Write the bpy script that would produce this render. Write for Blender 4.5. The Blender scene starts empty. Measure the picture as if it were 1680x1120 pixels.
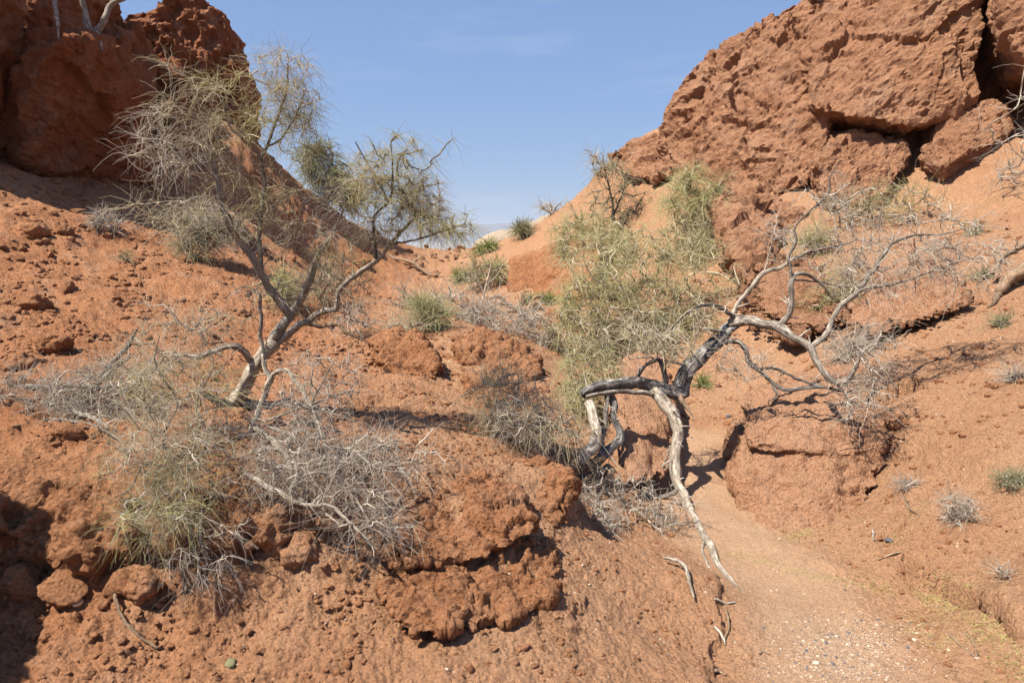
import bpy, bmesh, math, random
import numpy as np

# ------------------------------------------------------------------ camera, sky, sun, exposure
scene = bpy.context.scene
COL = scene.collection
PITCH = math.radians(8.6)
CAM = np.array([0.0, 0.0, 1.6])
cam_data = bpy.data.cameras.new("camera")
cam_data.sensor_width = 36.0
cam_data.lens = 24.0
cam_data.clip_start = 0.05
cam_data.clip_end = 60000.0
cam = bpy.data.objects.new("camera", cam_data)
cam.location = CAM
cam.rotation_euler = (math.radians(90) - PITCH, 0, 0)
COL.objects.link(cam)
scene.camera = cam

SUN_DIR = np.array([-0.84, -0.54, 0.0])
SUN_DIR /= np.linalg.norm(SUN_DIR)
SUN_EL = math.radians(56)
SUN_AZ = math.atan2(SUN_DIR[0], SUN_DIR[1])
world = bpy.data.worlds.new("World")
scene.world = world
world.use_nodes = True
wn = world.node_tree
wn.nodes.clear()
sky = wn.nodes.new("ShaderNodeTexSky")
sky.sky_type = 'NISHITA'
sky.sun_disc = False
sky.sun_elevation = SUN_EL
sky.sun_rotation = SUN_AZ
sky.altitude = 600
sky.air_density = 1.25
sky.dust_density = 0.7
sky.ozone_density = 3.0
bg = wn.nodes.new("ShaderNodeBackground")
bg.inputs[1].default_value = 0.074
wo = wn.nodes.new("ShaderNodeOutputWorld")
blend = wn.nodes.new("ShaderNodeMix")          # dusty desert air: the clear-sky gradient is washed out evenly
blend.data_type = 'RGBA'
blend.inputs[0].default_value = 0.74
blend.inputs[7].default_value = (1.15, 2.1, 4.3, 1)
wn.links.new(sky.outputs[0], blend.inputs[6])
tcw = wn.nodes.new("ShaderNodeTexCoord"); mpw = wn.nodes.new("ShaderNodeMapping")   # faint high wisps
mpw.inputs["Scale"].default_value = (2.2, 2.2, 13)
cnz = wn.nodes.new("ShaderNodeTexNoise"); cnz.inputs["Scale"].default_value = 1.7; cnz.inputs["Detail"].default_value = 7; cnz.inputs["Roughness"].default_value = .6
crp = wn.nodes.new("ShaderNodeValToRGB"); crp.color_ramp.elements[0].position = .56; crp.color_ramp.elements[1].position = .82
crp.color_ramp.elements[1].color = (.22, .22, .22, 1)
wisp = wn.nodes.new("ShaderNodeMix"); wisp.data_type = 'RGBA'; wisp.inputs[7].default_value = (5.2, 5.6, 6.4, 1)
wn.links.new(tcw.outputs["Generated"], mpw.inputs[0]); wn.links.new(mpw.outputs[0], cnz.inputs["Vector"]); wn.links.new(cnz.outputs[0], crp.inputs[0])
wn.links.new(crp.outputs[0], wisp.inputs[0]); wn.links.new(blend.outputs[2], wisp.inputs[6])
wn.links.new(wisp.outputs[2], bg.inputs[0])
wn.links.new(bg.outputs[0], wo.inputs[0])

sun_data = bpy.data.lights.new("sun", 'SUN')
sun_data.energy = 4.8
sun_data.angle = math.radians(0.53)
sun_data.color = (1.0, 0.935, 0.82)
sun = bpy.data.objects.new("sun", sun_data)
sd = np.array([SUN_DIR[0] * math.cos(SUN_EL), SUN_DIR[1] * math.cos(SUN_EL), math.sin(SUN_EL)])
from mathutils import Vector
sun.rotation_euler = Vector(sd).to_track_quat('Z', 'Y').to_euler()
COL.objects.link(sun)
scene.view_settings.view_transform = 'Standard'
scene.view_settings.look = 'None'
scene.view_settings.gamma = 1.0
scene.view_settings.exposure = 1.08
scene.render.engine = 'CYCLES'
scene.cycles.max_bounces = 5
scene.cycles.diffuse_bounces = 3
scene.cycles.transparent_max_bounces = 4
scene.cycles.volume_bounces = 0
scene.cycles.use_denoising = True

# ------------------------------------------------------------------ helpers
cp, sp_ = math.cos(PITCH), math.sin(PITCH)
def ray(px, py):
    u = (px - 840.0) / 1120.0; v = (560.0 - py) / 1120.0
    return np.array([u, cp + sp_ * v, -sp_ + cp * v])
def P(px, py, Y):
    d = ray(px, py)
    return CAM + d * (Y / d[1])
def PZ(px, py, z):
    d = ray(px, py)
    return CAM + d * ((z - CAM[2]) / d[2])

def _h(i, j, k, s):
    h = (i.astype(np.uint32) * np.uint32(374761393)) ^ (j.astype(np.uint32) * np.uint32(668265263)) ^ \
        (k.astype(np.uint32) * np.uint32(2147483647)) ^ np.uint32((s * 1274126177 + 97531) & 0xffffffff)
    h = (h ^ (h >> np.uint32(13))) * np.uint32(1274126177)
    h = (h ^ (h >> np.uint32(15))) * np.uint32(2246822519)
    return h ^ (h >> np.uint32(16))
def noise(p, seed=0):
    p = np.asarray(p, dtype=np.float64)
    f = np.floor(p); i = f.astype(np.int64); t = (p - f).astype(np.float32)
    w = t * t * t * (t * (t * 6 - 15) + 10)
    out = 0
    for a in (0, 1):
        wx = w[:, 0] if a else 1 - w[:, 0]
        for b in (0, 1):
            wy = w[:, 1] if b else 1 - w[:, 1]
            for c in (0, 1):
                wz = w[:, 2] if c else 1 - w[:, 2]
                h = _h(i[:, 0] + a, i[:, 1] + b, i[:, 2] + c, seed)
                gx = (h & np.uint32(1023)).astype(np.float32) / 511.5 - 1
                gy = ((h >> np.uint32(10)) & np.uint32(1023)).astype(np.float32) / 511.5 - 1
                gz = ((h >> np.uint32(20)) & np.uint32(1023)).astype(np.float32) / 511.5 - 1
                out = out + wx * wy * wz * (gx * (t[:, 0] - a) + gy * (t[:, 1] - b) + gz * (t[:, 2] - c))
    return out
def fbm(p, freq, octv=4, gain=0.5, seed=0):
    s = 0; a = 1.0
    for o in range(octv):
        s = s + a * noise(p * freq * (2.03 ** o) + o * 17.3, seed + o); a *= gain
    return s
def facets(p, freq, seed=0):
    """broken-rock relief: every cell is a tilted plane standing at its own height"""
    q = p * freq
    f = np.floor(q); i = f.astype(np.int64); t = (q - f).astype(np.float32)
    d1 = np.full(len(p), 9.0, np.float32); out = np.zeros(len(p), np.float32)
    for a in (-1, 0, 1):
        for b in (-1, 0, 1):
            for c in (-1, 0, 1):
                h = _h(i[:, 0] + a, i[:, 1] + b, i[:, 2] + c, seed)
                ox = a + (h & np.uint32(1023)).astype(np.float32) / 1023 - t[:, 0]
                oy = b + ((h >> np.uint32(10)) & np.uint32(1023)).astype(np.float32) / 1023 - t[:, 1]
                oz = c + ((h >> np.uint32(20)) & np.uint32(1023)).astype(np.float32) / 1023 - t[:, 2]
                d = ox * ox + oy * oy + oz * oz
                g = _h(i[:, 0] + a, i[:, 1] + b, i[:, 2] + c, seed + 501)
                tx = (g & np.uint32(255)).astype(np.float32) / 127.5 - 1; ty = ((g >> np.uint32(8)) & np.uint32(255)).astype(np.float32) / 127.5 - 1
                tz = ((g >> np.uint32(16)) & np.uint32(255)).astype(np.float32) / 127.5 - 1; hh = ((g >> np.uint32(24)) & np.uint32(255)).astype(np.float32) / 255 - .5
                nw = d < d1
                out = np.where(nw, hh + .7 * (ox * tx + oy * ty + oz * tz), out); d1 = np.where(nw, d, d1)
    return out
def worley(p, freq, seed=0, flat=False):
    q = p * freq
    f = np.floor(q); i = f.astype(np.int64); t = (q - f).astype(np.float32)
    d1 = np.full(len(p), 9.0, np.float32); d2 = d1.copy(); hid = np.zeros(len(p), np.float32)
    for a in (-1, 0, 1):
        for b in (-1, 0, 1):
            for c in ((0,) if flat else (-1, 0, 1)):
                h = _h(i[:, 0] + a, i[:, 1] + b, (i[:, 2] + c) if not flat else i[:, 2] * 0, seed)
                ox = a + (h & np.uint32(1023)).astype(np.float32) / 1023 - t[:, 0]
                oy = b + ((h >> np.uint32(10)) & np.uint32(1023)).astype(np.float32) / 1023 - t[:, 1]
                d = ox * ox + oy * oy
                if not flat:
                    oz = c + ((h >> np.uint32(20)) & np.uint32(1023)).astype(np.float32) / 1023 - t[:, 2]
                    d = d + oz * oz
                nw = d < d1
                d2 = np.where(nw, d1, np.minimum(d2, d))
                hid = np.where(nw, (h >> np.uint32(8)) % np.uint32(997), hid)
                d1 = np.where(nw, d, d1)
    return np.sqrt(d1), np.sqrt(d2), hid.astype(np.float32) / 997.0
def sstep(a, b, x):
    t = np.clip((x - a) / (b - a), 0, 1)
    return t * t * (3 - 2 * t)

def mesh_np(name, v, f, smooth=True):
    """v (N,3); f (M,k) with k 3 or 4"""
    me = bpy.data.meshes.new(name)
    v = np.ascontiguousarray(v, np.float32); f = np.ascontiguousarray(f, np.int32)
    m, k = f.shape
    me.vertices.add(len(v)); me.vertices.foreach_set("co", v.ravel())
    me.loops.add(m * k); me.loops.foreach_set("vertex_index", f.ravel())
    me.polygons.add(m)
    me.polygons.foreach_set("loop_start", np.arange(0, m * k, k, dtype=np.int32))
    me.update(calc_edges=True)
    me.polygons.foreach_set("use_smooth", np.full(m, smooth, dtype=bool))
    return me
def obj(name, me, mat=None, parent=None, loc=None):
    o = bpy.data.objects.new(name, me)
    COL.objects.link(o)
    if mat is not None and me is not None and not me.materials: me.materials.append(mat)
    if parent is not None: o.parent = parent
    if loc is not None: o.location = loc
    return o
def tag(o, label=None, cat=None, group=None, kind=None):
    if label: o["label"] = label
    if cat: o["category"] = cat
    if group: o["group"] = group
    if kind: o["kind"] = kind
    return o
def empty(name, loc):
    o = bpy.data.objects.new(name, None)
    o.empty_display_size = 0.1
    o.location = loc
    COL.objects.link(o)
    return o

# ------------------------------------------------------------------ materials
class NT:
    def __init__(s, name):
        s.m = bpy.data.materials.new(name); s.m.use_nodes = True
        s.t = s.m.node_tree; s.t.nodes.clear()
        s.o = s.n("ShaderNodeOutputMaterial"); s.b = s.n("ShaderNodeBsdfPrincipled")
        s.l(s.b.outputs[0], s.o.inputs[0])
        s.b.inputs["Specular IOR Level"].default_value = 0.15
    def n(s, t): return s.t.nodes.new(t)
    def l(s, a, b): s.t.links.new(a, b)
    def noise(s, scale, det=4, rough=.55, vec=None):
        n = s.n("ShaderNodeTexNoise"); n.inputs["Scale"].default_value = scale
        n.inputs["Detail"].default_value = det; n.inputs["Roughness"].default_value = rough
        if vec is not None: s.l(vec, n.inputs["Vector"])
        return n.outputs[0]
    def vor(s, scale, vec=None, feat='F1'):
        n = s.n("ShaderNodeTexVoronoi"); n.feature = feat; n.inputs["Scale"].default_value = scale
        if vec is not None: s.l(vec, n.inputs["Vector"])
        return n
    def ramp(s, fac, stops):
        n = s.n("ShaderNodeValToRGB"); e = n.color_ramp.elements
        while len(e) < len(stops): e.new(0.5)
        for k, (p, c) in enumerate(stops):
            e[k].position = p; e[k].color = (c[0], c[1], c[2], 1) if not isinstance(c, (int, float)) else (c, c, c, 1)
        s.l(fac, n.inputs[0]); return n.outputs[0]
    def mix(s, f, a, b):
        n = s.n("ShaderNodeMix"); n.data_type = 'RGBA'
        for k, x in ((0, f), (6, a), (7, b)):
            if isinstance(x, (int, float)): n.inputs[k].default_value = x
            elif isinstance(x, tuple): n.inputs[k].default_value = (*x, 1)
            else: s.l(x, n.inputs[k])
        return n.outputs[2]
    def math(s, op, a, b=0.0):
        n = s.n("ShaderNodeMath"); n.operation = op
        for k, x in ((0, a), (1, b)):
            if isinstance(x, (int, float)): n.inputs[k].default_value = x
            else: s.l(x, n.inputs[k])
        return n.outputs[0]
    def math_v(s, v):
        n = s.n('ShaderNodeVectorMath'); n.operation = 'ADD'; n.inputs[1].default_value = (7.3, 3.1, 5.7); s.l(v, n.inputs[0]); return n.outputs[0]
    def attr(s, name):
        n = s.n("ShaderNodeAttribute"); n.attribute_name = name; return n.outputs["Fac"]
    def bump(s, h, strength, dist, prev=None):
        n = s.n("ShaderNodeBump"); n.inputs["Strength"].default_value = strength
        n.inputs["Distance"].default_value = dist; s.l(h, n.inputs["Height"])
        if prev is not None: s.l(prev, n.inputs["Normal"])
        return n.outputs[0]

def soil(name, dark, mid, light, pale=None, dust=None, b_big=.8, b_small=.9, specks=0.5, dustup=0.0, sandy=None, rock=0.0, stain=.4):
    k = NT(name)
    pos = k.n("ShaderNodeNewGeometry").outputs["Position"]
    n1 = k.noise(1.1, 6, .6, pos)
    n2 = k.noise(14, 5, .65, pos)
    c = k.ramp(n1, [(.28, dark), (.5, mid), (.72, light)])
    c2 = k.ramp(n2, [(.3, dark), (.55, mid), (.75, light)])
    c = k.mix(.45, c, c2)
    st = k.ramp(k.noise(2.3, 7, .68, pos), [(.52, 0.0), (.68, 1.0)])       # paler mineral stains
    c = k.mix(k.math('MULTIPLY', st, stain), c, (.54, .36, .25))
    st2 = k.ramp(k.noise(3.1, 6, .66, k.math_v(pos)), [(.56, 0.0), (.72, 1.0)])      # darker, redder crust
    c = k.mix(k.math('MULTIPLY', st2, stain), c, (.27, .105, .052))
    if dustup > 0:      # dust that has settled on flat tops of a rock
        nz = k.n("ShaderNodeSeparateXYZ")
        k.l(k.n("ShaderNodeNewGeometry").outputs["True Normal"], nz.inputs[0])
        f = k.ramp(nz.outputs[2], [(.45, 0.0), (.85, 1.0)])
        c = k.mix(k.math('MULTIPLY', f, dustup), c, dust)
    if sandy is not None:
        c = k.mix(k.math('MULTIPLY', k.attr('sandy'), k.ramp(n1, [(.25, .6), (.6, 1.0)])), c, sandy)
    # mineral specks
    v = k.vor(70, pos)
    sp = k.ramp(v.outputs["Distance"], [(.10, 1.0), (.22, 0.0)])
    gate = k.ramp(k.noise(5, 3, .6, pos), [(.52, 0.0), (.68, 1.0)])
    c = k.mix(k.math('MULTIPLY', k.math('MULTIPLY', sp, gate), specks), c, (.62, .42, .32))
    if pale is not None:
        w = k.attr("wash")
        wn_ = k.math('MULTIPLY', w, k.ramp(k.noise(3, 5, .6, pos), [(.3, .55), (.6, 1.0)]))
        c = k.mix(wn_, c, pale)
    if pale is not None: c = k.mix(k.attr('plain'), c, (.25, .22, .19))
    k.l(c, k.b.inputs["Base Color"])
    k.b.inputs["Roughness"].default_value = .95
    gr = k.ramp(k.noise(110, 3, .7, pos), [(.34, .72), (.5, 1.0), (.68, 1.18)])
    mm = k.n('ShaderNodeMix'); mm.data_type = 'RGBA'; mm.blend_type = 'MULTIPLY'; mm.inputs[0].default_value = .8
    k.l(c, mm.inputs[6]); k.l(gr, mm.inputs[7]); c = mm.outputs[2]
    k.l(c, k.b.inputs['Base Color'])
    h1 = k.noise(22, 8, .72, pos)
    h2 = k.ramp(k.vor(55, pos).outputs["Distance"], [(0.0, 1.0), (.6, 0.0)])
    h3 = k.noise(150, 4, .7, pos)
    nb = k.bump(k.noise(7, 6, .7, pos), b_big * rock, .12) if rock else None
    nb = k.bump(h1, b_big, .05, nb)
    if pale is not None:
        inv = k.math('SUBTRACT', 1.0, k.math('MULTIPLY', k.attr("wash"), .85))
        h2 = k.math('MULTIPLY', h2, inv)
    nb = k.bump(h2, b_small, .022, nb)
    nb = k.bump(h3, b_small, .012, nb)
    k.l(nb, k.b.inputs["Normal"])
    return k.m

M = {}
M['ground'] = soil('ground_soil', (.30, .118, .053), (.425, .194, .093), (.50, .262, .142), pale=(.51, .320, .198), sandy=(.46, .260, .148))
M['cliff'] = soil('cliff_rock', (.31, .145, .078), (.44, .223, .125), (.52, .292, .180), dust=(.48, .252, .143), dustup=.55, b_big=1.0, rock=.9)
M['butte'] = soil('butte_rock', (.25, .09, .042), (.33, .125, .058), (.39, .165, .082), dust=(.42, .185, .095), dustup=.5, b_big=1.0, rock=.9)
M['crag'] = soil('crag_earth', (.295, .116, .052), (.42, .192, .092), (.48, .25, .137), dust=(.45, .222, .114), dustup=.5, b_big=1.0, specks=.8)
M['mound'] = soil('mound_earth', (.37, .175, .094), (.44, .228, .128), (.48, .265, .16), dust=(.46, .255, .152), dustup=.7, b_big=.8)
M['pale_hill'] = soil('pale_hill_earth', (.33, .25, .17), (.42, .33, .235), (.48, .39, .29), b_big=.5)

# ------------------------------------------------------------------ terrain
def tps_fit(pts, lam=1e-4):
    x = pts[:, :2]; z = pts[:, 2]; n = len(x)
    d = np.linalg.norm(x[:, None] - x[None], axis=2)
    K = np.where(d > 0, d * d * np.log(d + 1e-12), 0) + lam * np.eye(n)
    Q = np.hstack([np.ones((n, 1)), x])
    A = np.zeros((n + 3, n + 3)); A[:n, :n] = K; A[:n, n:] = Q; A[n:, :n] = Q.T
    s = np.linalg.solve(A, np.concatenate([z, np.zeros(3)]))
    return x, s
def tps_eval(fit, xy):
    x, s = fit; n = len(x)
    out = s[n] + s[n + 1] * xy[:, 0] + s[n + 2] * xy[:, 1]
    for k in range(n):
        d2 = (xy[:, 0] - x[k, 0]) ** 2 + (xy[:, 1] - x[k, 1]) ** 2
        out += s[k] * 0.5 * d2 * np.log(d2 + 1e-12)
    return out

GZ = [  # pixel of the photograph, height of the ground there (m)
 (1400,1100,0),(1250,1110,0),(1180,1110,.0),(1150,1110,.07),(1600,1110,.04),(1680,1100,.1),(1560,1000,.05),(1640,1000,.17),
 (1330,960,0),(1200,960,.02),(1150,960,.1),(1330,900,.03),(1150,830,.03),(1000,780,.05),(1060,760,.05),(1080,800,.03),
 (1000,1000,.15),(1060,900,.1),(1000,900,.2),(900,1060,.2),(800,1110,.2),(500,1110,.22),(200,1110,.25),(0,1110,.28),(0,1000,.33),
 (400,985,.35),(150,985,.38),(600,985,.34),(0,690,.75),(0,800,.68),(100,790,.69),(300,790,.68),(500,810,.62),(600,730,.62),
 (620,860,.48),(750,700,.56),(850,760,.47),(920,790,.4),(760,830,.5),(960,860,.16),(400,670,.72),(200,700,.74),(840,700,.44),(940,740,.3)]
GY = [  # pixel, distance ahead (m)
 (1680,830,3.0),(1560,860,3.15),(1500,900,3.1),(1680,600,4.3),(1680,420,6.5),(1680,270,9.0),(1500,600,5.0),(1500,500,6.3),(1560,350,9.0),
 (1400,400,8.5),(1300,400,9.0),(1250,360,10.3),(1200,440,9.3),(1190,560,6.8),(1300,600,6.0),(1160,680,5.6),(1120,620,6.5),
 (1500,800,3.6),(1440,780,4.0),(1440,700,4.3),(1560,720,3.8),(1380,560,6.0),
 (250,560,5.0),(0,600,4.0),(0,450,6.0),(0,290,8.0),(100,325,8.5),(220,330,9.4),(300,350,10.0),(430,400,11.0),(300,450,7.0),(150,450,6.5),
 (500,400,13.0),(640,500,8.0),(600,570,6.0),(550,480,8.5),(460,275,15.0),(520,325,16.0),(600,375,17.0),(680,413,19.0),(760,409,20.0),(825,400,18.5),
 (875,369,17.0),(940,330,16.0),(1000,262,15.5),(1050,235,15.0),(840,480,12.0),(760,450,15.0),(850,408,15.0),(950,395,14.0),
 (1000,450,11.5),(1000,530,8.5),(900,575,7.0),(900,650,5.2),(860,690,4.6),(780,545,6.5),(700,620,5.0),(700,660,4.3),(690,560,6.3),
 (330,200,12.8),(400,240,13.0),(300,150,13.2),(385,195,13.8),(250,200,12.6),(250,300,10.9),(370,300,12.0),(1100,320,12.0),(1060,400,11.5),(1120,500,8.0),(960,610,6.6),(1020,640,6.0)]
pts = [PZ(*g) for g in GZ] + [P(*g) for g in GY]
pts += [np.array(a, float) for a in [
 (0,0,.02),(.8,.6,0),(-.9,.6,.32),(-1.8,.8,.5),(-3.2,1.6,.8),(-4.5,3,1.0),(1.6,.4,.15),(2.6,1.2,.5),(4,2.5,1.0),(5.5,4,1.5),(0,-3,0),(-3,-3,.8),(3,-3,.8),
 (-7,5,1.8),(-9,8,2.6),(-11,12,3.2),(-9,17,3.4),(8,7,2.7),(11,10,3.4),(10,15,4),(0,-10,.3),(-10,-8,2),(10,-8,2),
 (-6,21,1.5),(-2,24,.2),(2,25,.2),(6,22,1.5),(0,34,-2.5),(-10,30,0),(12,30,0),(-16,0,3),(16,0,3),(-16,16,3.4),(16,16,3.8)]]
TPS = tps_fit(np.array(pts))

wash_line = np.array([PZ(px, py, z)[:2] for px, py, z in
    [(1420,1240,0),(1390,1110,0),(1330,1000,0),(1240,920,0),(1170,850,0),(1120,780,.03),(1130,720,.1)]])
def seg_dist(xy, line):
    best = np.full(len(xy), 1e9)
    for a, b in zip(line[:-1], line[1:]):
        ab = b - a; t = np.clip(((xy - a) @ ab) / (ab @ ab), 0, 1)
        best = np.minimum(best, np.linalg.norm(xy - (a + t[:, None] * ab), axis=1))
    return best
def far_z(xy, r):
    n = fbm(np.column_stack([xy * .002, r * 0]), 1.0, 3, .5, 77)
    return -14 - 46 * sstep(60, 1500, r) + 6 * n * sstep(100, 600, r)

NF, NB = 720, 50
th = np.concatenate([np.radians(np.linspace(-50, 50, NF)), np.radians(np.linspace(50, 310, NB + 2)[1:-1])])
rr = np.concatenate([np.geomspace(.3, 1.55, 10), np.geomspace(1.6, 24, 485), np.geomspace(24.5, 30000, 52)])
NT_, NR = len(th), len(rr)
R_, T_ = np.meshgrid(rr, th, indexing='ij')
XY = np.column_stack([(R_ * np.sin(T_)).ravel(), (R_ * np.cos(T_)).ravel()])
Rf = R_.ravel()
zt = np.zeros(len(XY))
near = Rf < 70
zt[near] = np.clip(tps_eval(TPS, XY[near]), -4, 5.2)
# the wash has cut a small step along its left edge and along the right bank
zt = np.where(near, zt, 0)
def step_line(line, h, decay, side, jit=.05, seed=0, under=.5):
    # a broken lip: ground on the given side of the line stands h higher, with a small undercut at its foot
    w = jit * np.column_stack([fbm(np.column_stack([XY, Rf * 0]), 5.0, 4, .6, seed), fbm(np.column_stack([XY, Rf * 0]), 5.0, 4, .6, seed + 7)])
    q = XY + w; best = np.full(len(XY), 1e9); sg = np.zeros(len(XY)); tt = np.zeros(len(XY)); L = len(line) - 1
    for k in range(L):
        a_, b_ = line[k], line[k + 1]; ab = b_ - a_
        t = np.clip(((q - a_) @ ab) / (ab @ ab), 0, 1); dv = q - (a_ + t[:, None] * ab); dd = np.linalg.norm(dv, axis=1)
        m = dd < best; best = np.where(m, dd, best); sg = np.where(m, np.sign(ab[0] * dv[:, 1] - ab[1] * dv[:, 0]) * side, sg); tt = np.where(m, (k + t) / L, tt)
    sd = best * sg; fade = sstep(0, .12, tt) * (1 - sstep(.88, 1, tt))
    return h * fade * (sstep(-.012, .012, sd) * np.exp(-np.clip(sd, 0, None) / decay) - under * np.exp(-(np.clip(-sd, 0, None) / .05) ** 2) * (sd < 0))
def gl(*px): return np.array([PZ(a_, b_, z_)[:2] for a_, b_, z_ in px])
zt += step_line(gl((1478,912,.08),(1500,932,.09),(1530,948,.1),(1580,975,.12),(1640,1010,.15),(1700,1060,.17)), .048, .5, 1, .04, 61, .9)
zt += step_line(gl((1172,940,.05),(1178,985,.04),(1186,1030,.03),(1172,1080,.03),(1150,1135,.04)), .026, .35, -1, .05, 63)
zt += step_line(gl((1290,915,.03),(1350,925,.03),(1420,945,.03),(1470,962,.04)), .018, .3, 1, .05, 65)
zt += step_line(gl((880,1010,.16),(905,1040,.16),(940,1062,.15),(970,1060,.14)), .03, .2, 1, .06, 66)
zt += step_line(gl((1440,905,.06),(1475,880,.1),(1490,850,.14)), .02, .25, 1, .05, 67)
zt += step_line(np.array([P(1440,690,4.5)[:2],P(1475,672,4.6)[:2],P(1500,665,4.6)[:2]]), .07, .4, 1, .08, 69)
bl = sstep(21, 60, Rf)
Z0 = zt * (1 - bl) + far_z(XY, Rf) * bl
V = np.column_stack([XY, Z0]).reshape(NR, NT_, 3)
def grid_normals(V):
    du = np.roll(V, -1, 1) - np.roll(V, 1, 1)
    dv = np.gradient(V, axis=0)
    n = np.cross(du, dv); n /= np.linalg.norm(n, axis=2, keepdims=True) + 1e-12
    return np.where(n[..., 2:3] < 0, -n, n)
N0 = grid_normals(V).reshape(-1, 3)
Vf = V.reshape(-1, 3)
wd = seg_dist(XY + .12 * np.column_stack([fbm(np.column_stack([XY, Rf * 0]), 2.2, 3, .5, 5), fbm(np.column_stack([XY, Rf * 0]), 2.2, 3, .5, 9)]), wash_line)
wash = 1 - sstep(.12, .44, wd)
left = 1 - sstep(-1.5, .1, XY[:, 0] + .10 * XY[:, 1] - .1)
rough = np.clip(.36 + .64 * (1 - sstep(-.9, .6, XY[:, 0] + .10 * XY[:, 1] - .1)), 0, 1) * (1 - .93 * wash)
steep = sstep(.12, .5, 1 - N0[:, 2])
sel = Rf < 40
ps = Vf[sel]
d = np.zeros(len(Vf))
big = fbm(ps, 1.3, 3, .5, 11)
med = fbm(ps, 5.5, 4, .55, 21)
fine = fbm(ps, 26, 3, .6, 31)
f1, f2, hid = worley(ps, 8.5, 3)
lump = np.clip(.62 - f1, 0, 1) * (hid > .72)
g1, g2, gh = worley(ps, 22, 4)
crumb = np.clip(.5 - g1, 0, 1) * (gh > .5)
e1, e2, eh = worley(ps + .15 * np.column_stack([med, med, med]), 5.0, 8)
nr = Rf[sel] < 5.5
mic = np.zeros(len(ps)); m1, m2, mh = worley(ps[nr] + .006 * np.column_stack([fine[nr]] * 3), 48, 15); mic[nr] = np.clip(.62 - m1, 0, 1) - .25
rg = rough[sel]; st = steep[sel]; dd = np.clip(Rf[sel] / 5, .7, 2.0)
patch = sstep(-.1, .35, fbm(ps, .9, 3, .5, 41))
fore = 1 - sstep(2.9, 3.6, XY[sel][:, 1]); 
bankm = fore * (1 - sstep(-.35, .1, XY[sel][:, 0])) * st
d[sel] = (.10 * big * (.35 + .65 * rg) + .035 * med * rg + .016 * fine * rg
          + .012 * lump * rg * patch * dd + .020 * crumb * rg * dd * (.4 + .6 * patch)
          + bankm * (.16 * np.clip(.75 - e1, 0, 1) - .07) + st * rg * .05 * med
          + .016 * mic * (.25 + .75 * rg) * (1 - .9 * wash[sel]) + .004 * fine + .012 * med)
Vf = Vf + N0 * d[:, None]
V = Vf.reshape(NR, NT_, 3)
ii, jj = np.meshgrid(np.arange(NR - 1), np.arange(NT_), indexing='ij')
j2 = (jj + 1) % NT_
F = np.stack([ii * NT_ + jj, ii * NT_ + j2, (ii + 1) * NT_ + j2, (ii + 1) * NT_ + jj], -1).reshape(-1, 4)[:, ::-1]
me = mesh_np("ground", Vf, F)
a = me.attributes.new("wash", 'FLOAT', 'POINT'); a.data.foreach_set("value", wash.astype(np.float32))
a = me.attributes.new("sandy", 'FLOAT', 'POINT'); a.data.foreach_set("value", (.9 * (1 - left)).astype(np.float32))
a = me.attributes.new("plain", 'FLOAT', 'POINT'); a.data.foreach_set("value", sstep(60, 300, Rf).astype(np.float32))
ground = tag(obj("ground", me, M['ground']), kind="structure")
bmx = bmesh.new(); bmx.from_mesh(me)          # close the small hole under the tripod
bmx.verts.ensure_lookup_table()
f_ = bmx.faces.new([bmx.verts[k] for k in range(NT_)])
if f_.normal.z < 0: f_.normal_flip()
bmx.to_mesh(me); bmx.free()

LR = np.log(rr)
def gz(x, y):
    """height of the finished ground"""
    x = np.atleast_1d(np.asarray(x, float)); y = np.atleast_1d(np.asarray(y, float))
    r = np.hypot(x, y); t = np.arctan2(x, y); t = np.where(t < th[0], t + 2 * np.pi, t)
    i = np.clip(np.searchsorted(rr, r) - 1, 0, NR - 2)
    fi = np.clip((r - rr[i]) / (rr[i + 1] - rr[i]), 0, 1)
    j = np.clip(np.searchsorted(th, t) - 1, 0, NT_ - 1); jn = (j + 1) % NT_
    tj = th[j]; tn = np.where(jn == 0, th[0] + 2 * np.pi, th[jn])
    fj = np.clip((t - tj) / (tn - tj), 0, 1)
    Zg = V[..., 2]
    return (Zg[i, j] * (1 - fi) * (1 - fj) + Zg[i + 1, j] * fi * (1 - fj) + Zg[i, jn] * (1 - fi) * fj + Zg[i + 1, jn] * fi * fj)
def G(px, py):
    """the point of the ground seen at a pixel"""
    d = ray(px, py); d = d / np.linalg.norm(d)
    s = np.geomspace(1.2, 60, 1600)
    p = CAM + s[:, None] * d
    below = p[:, 2] < gz(p[:, 0], p[:, 1])
    if not below.any(): return P(px, py, 16)
    k = int(np.argmax(below))
    return p[k]

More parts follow.
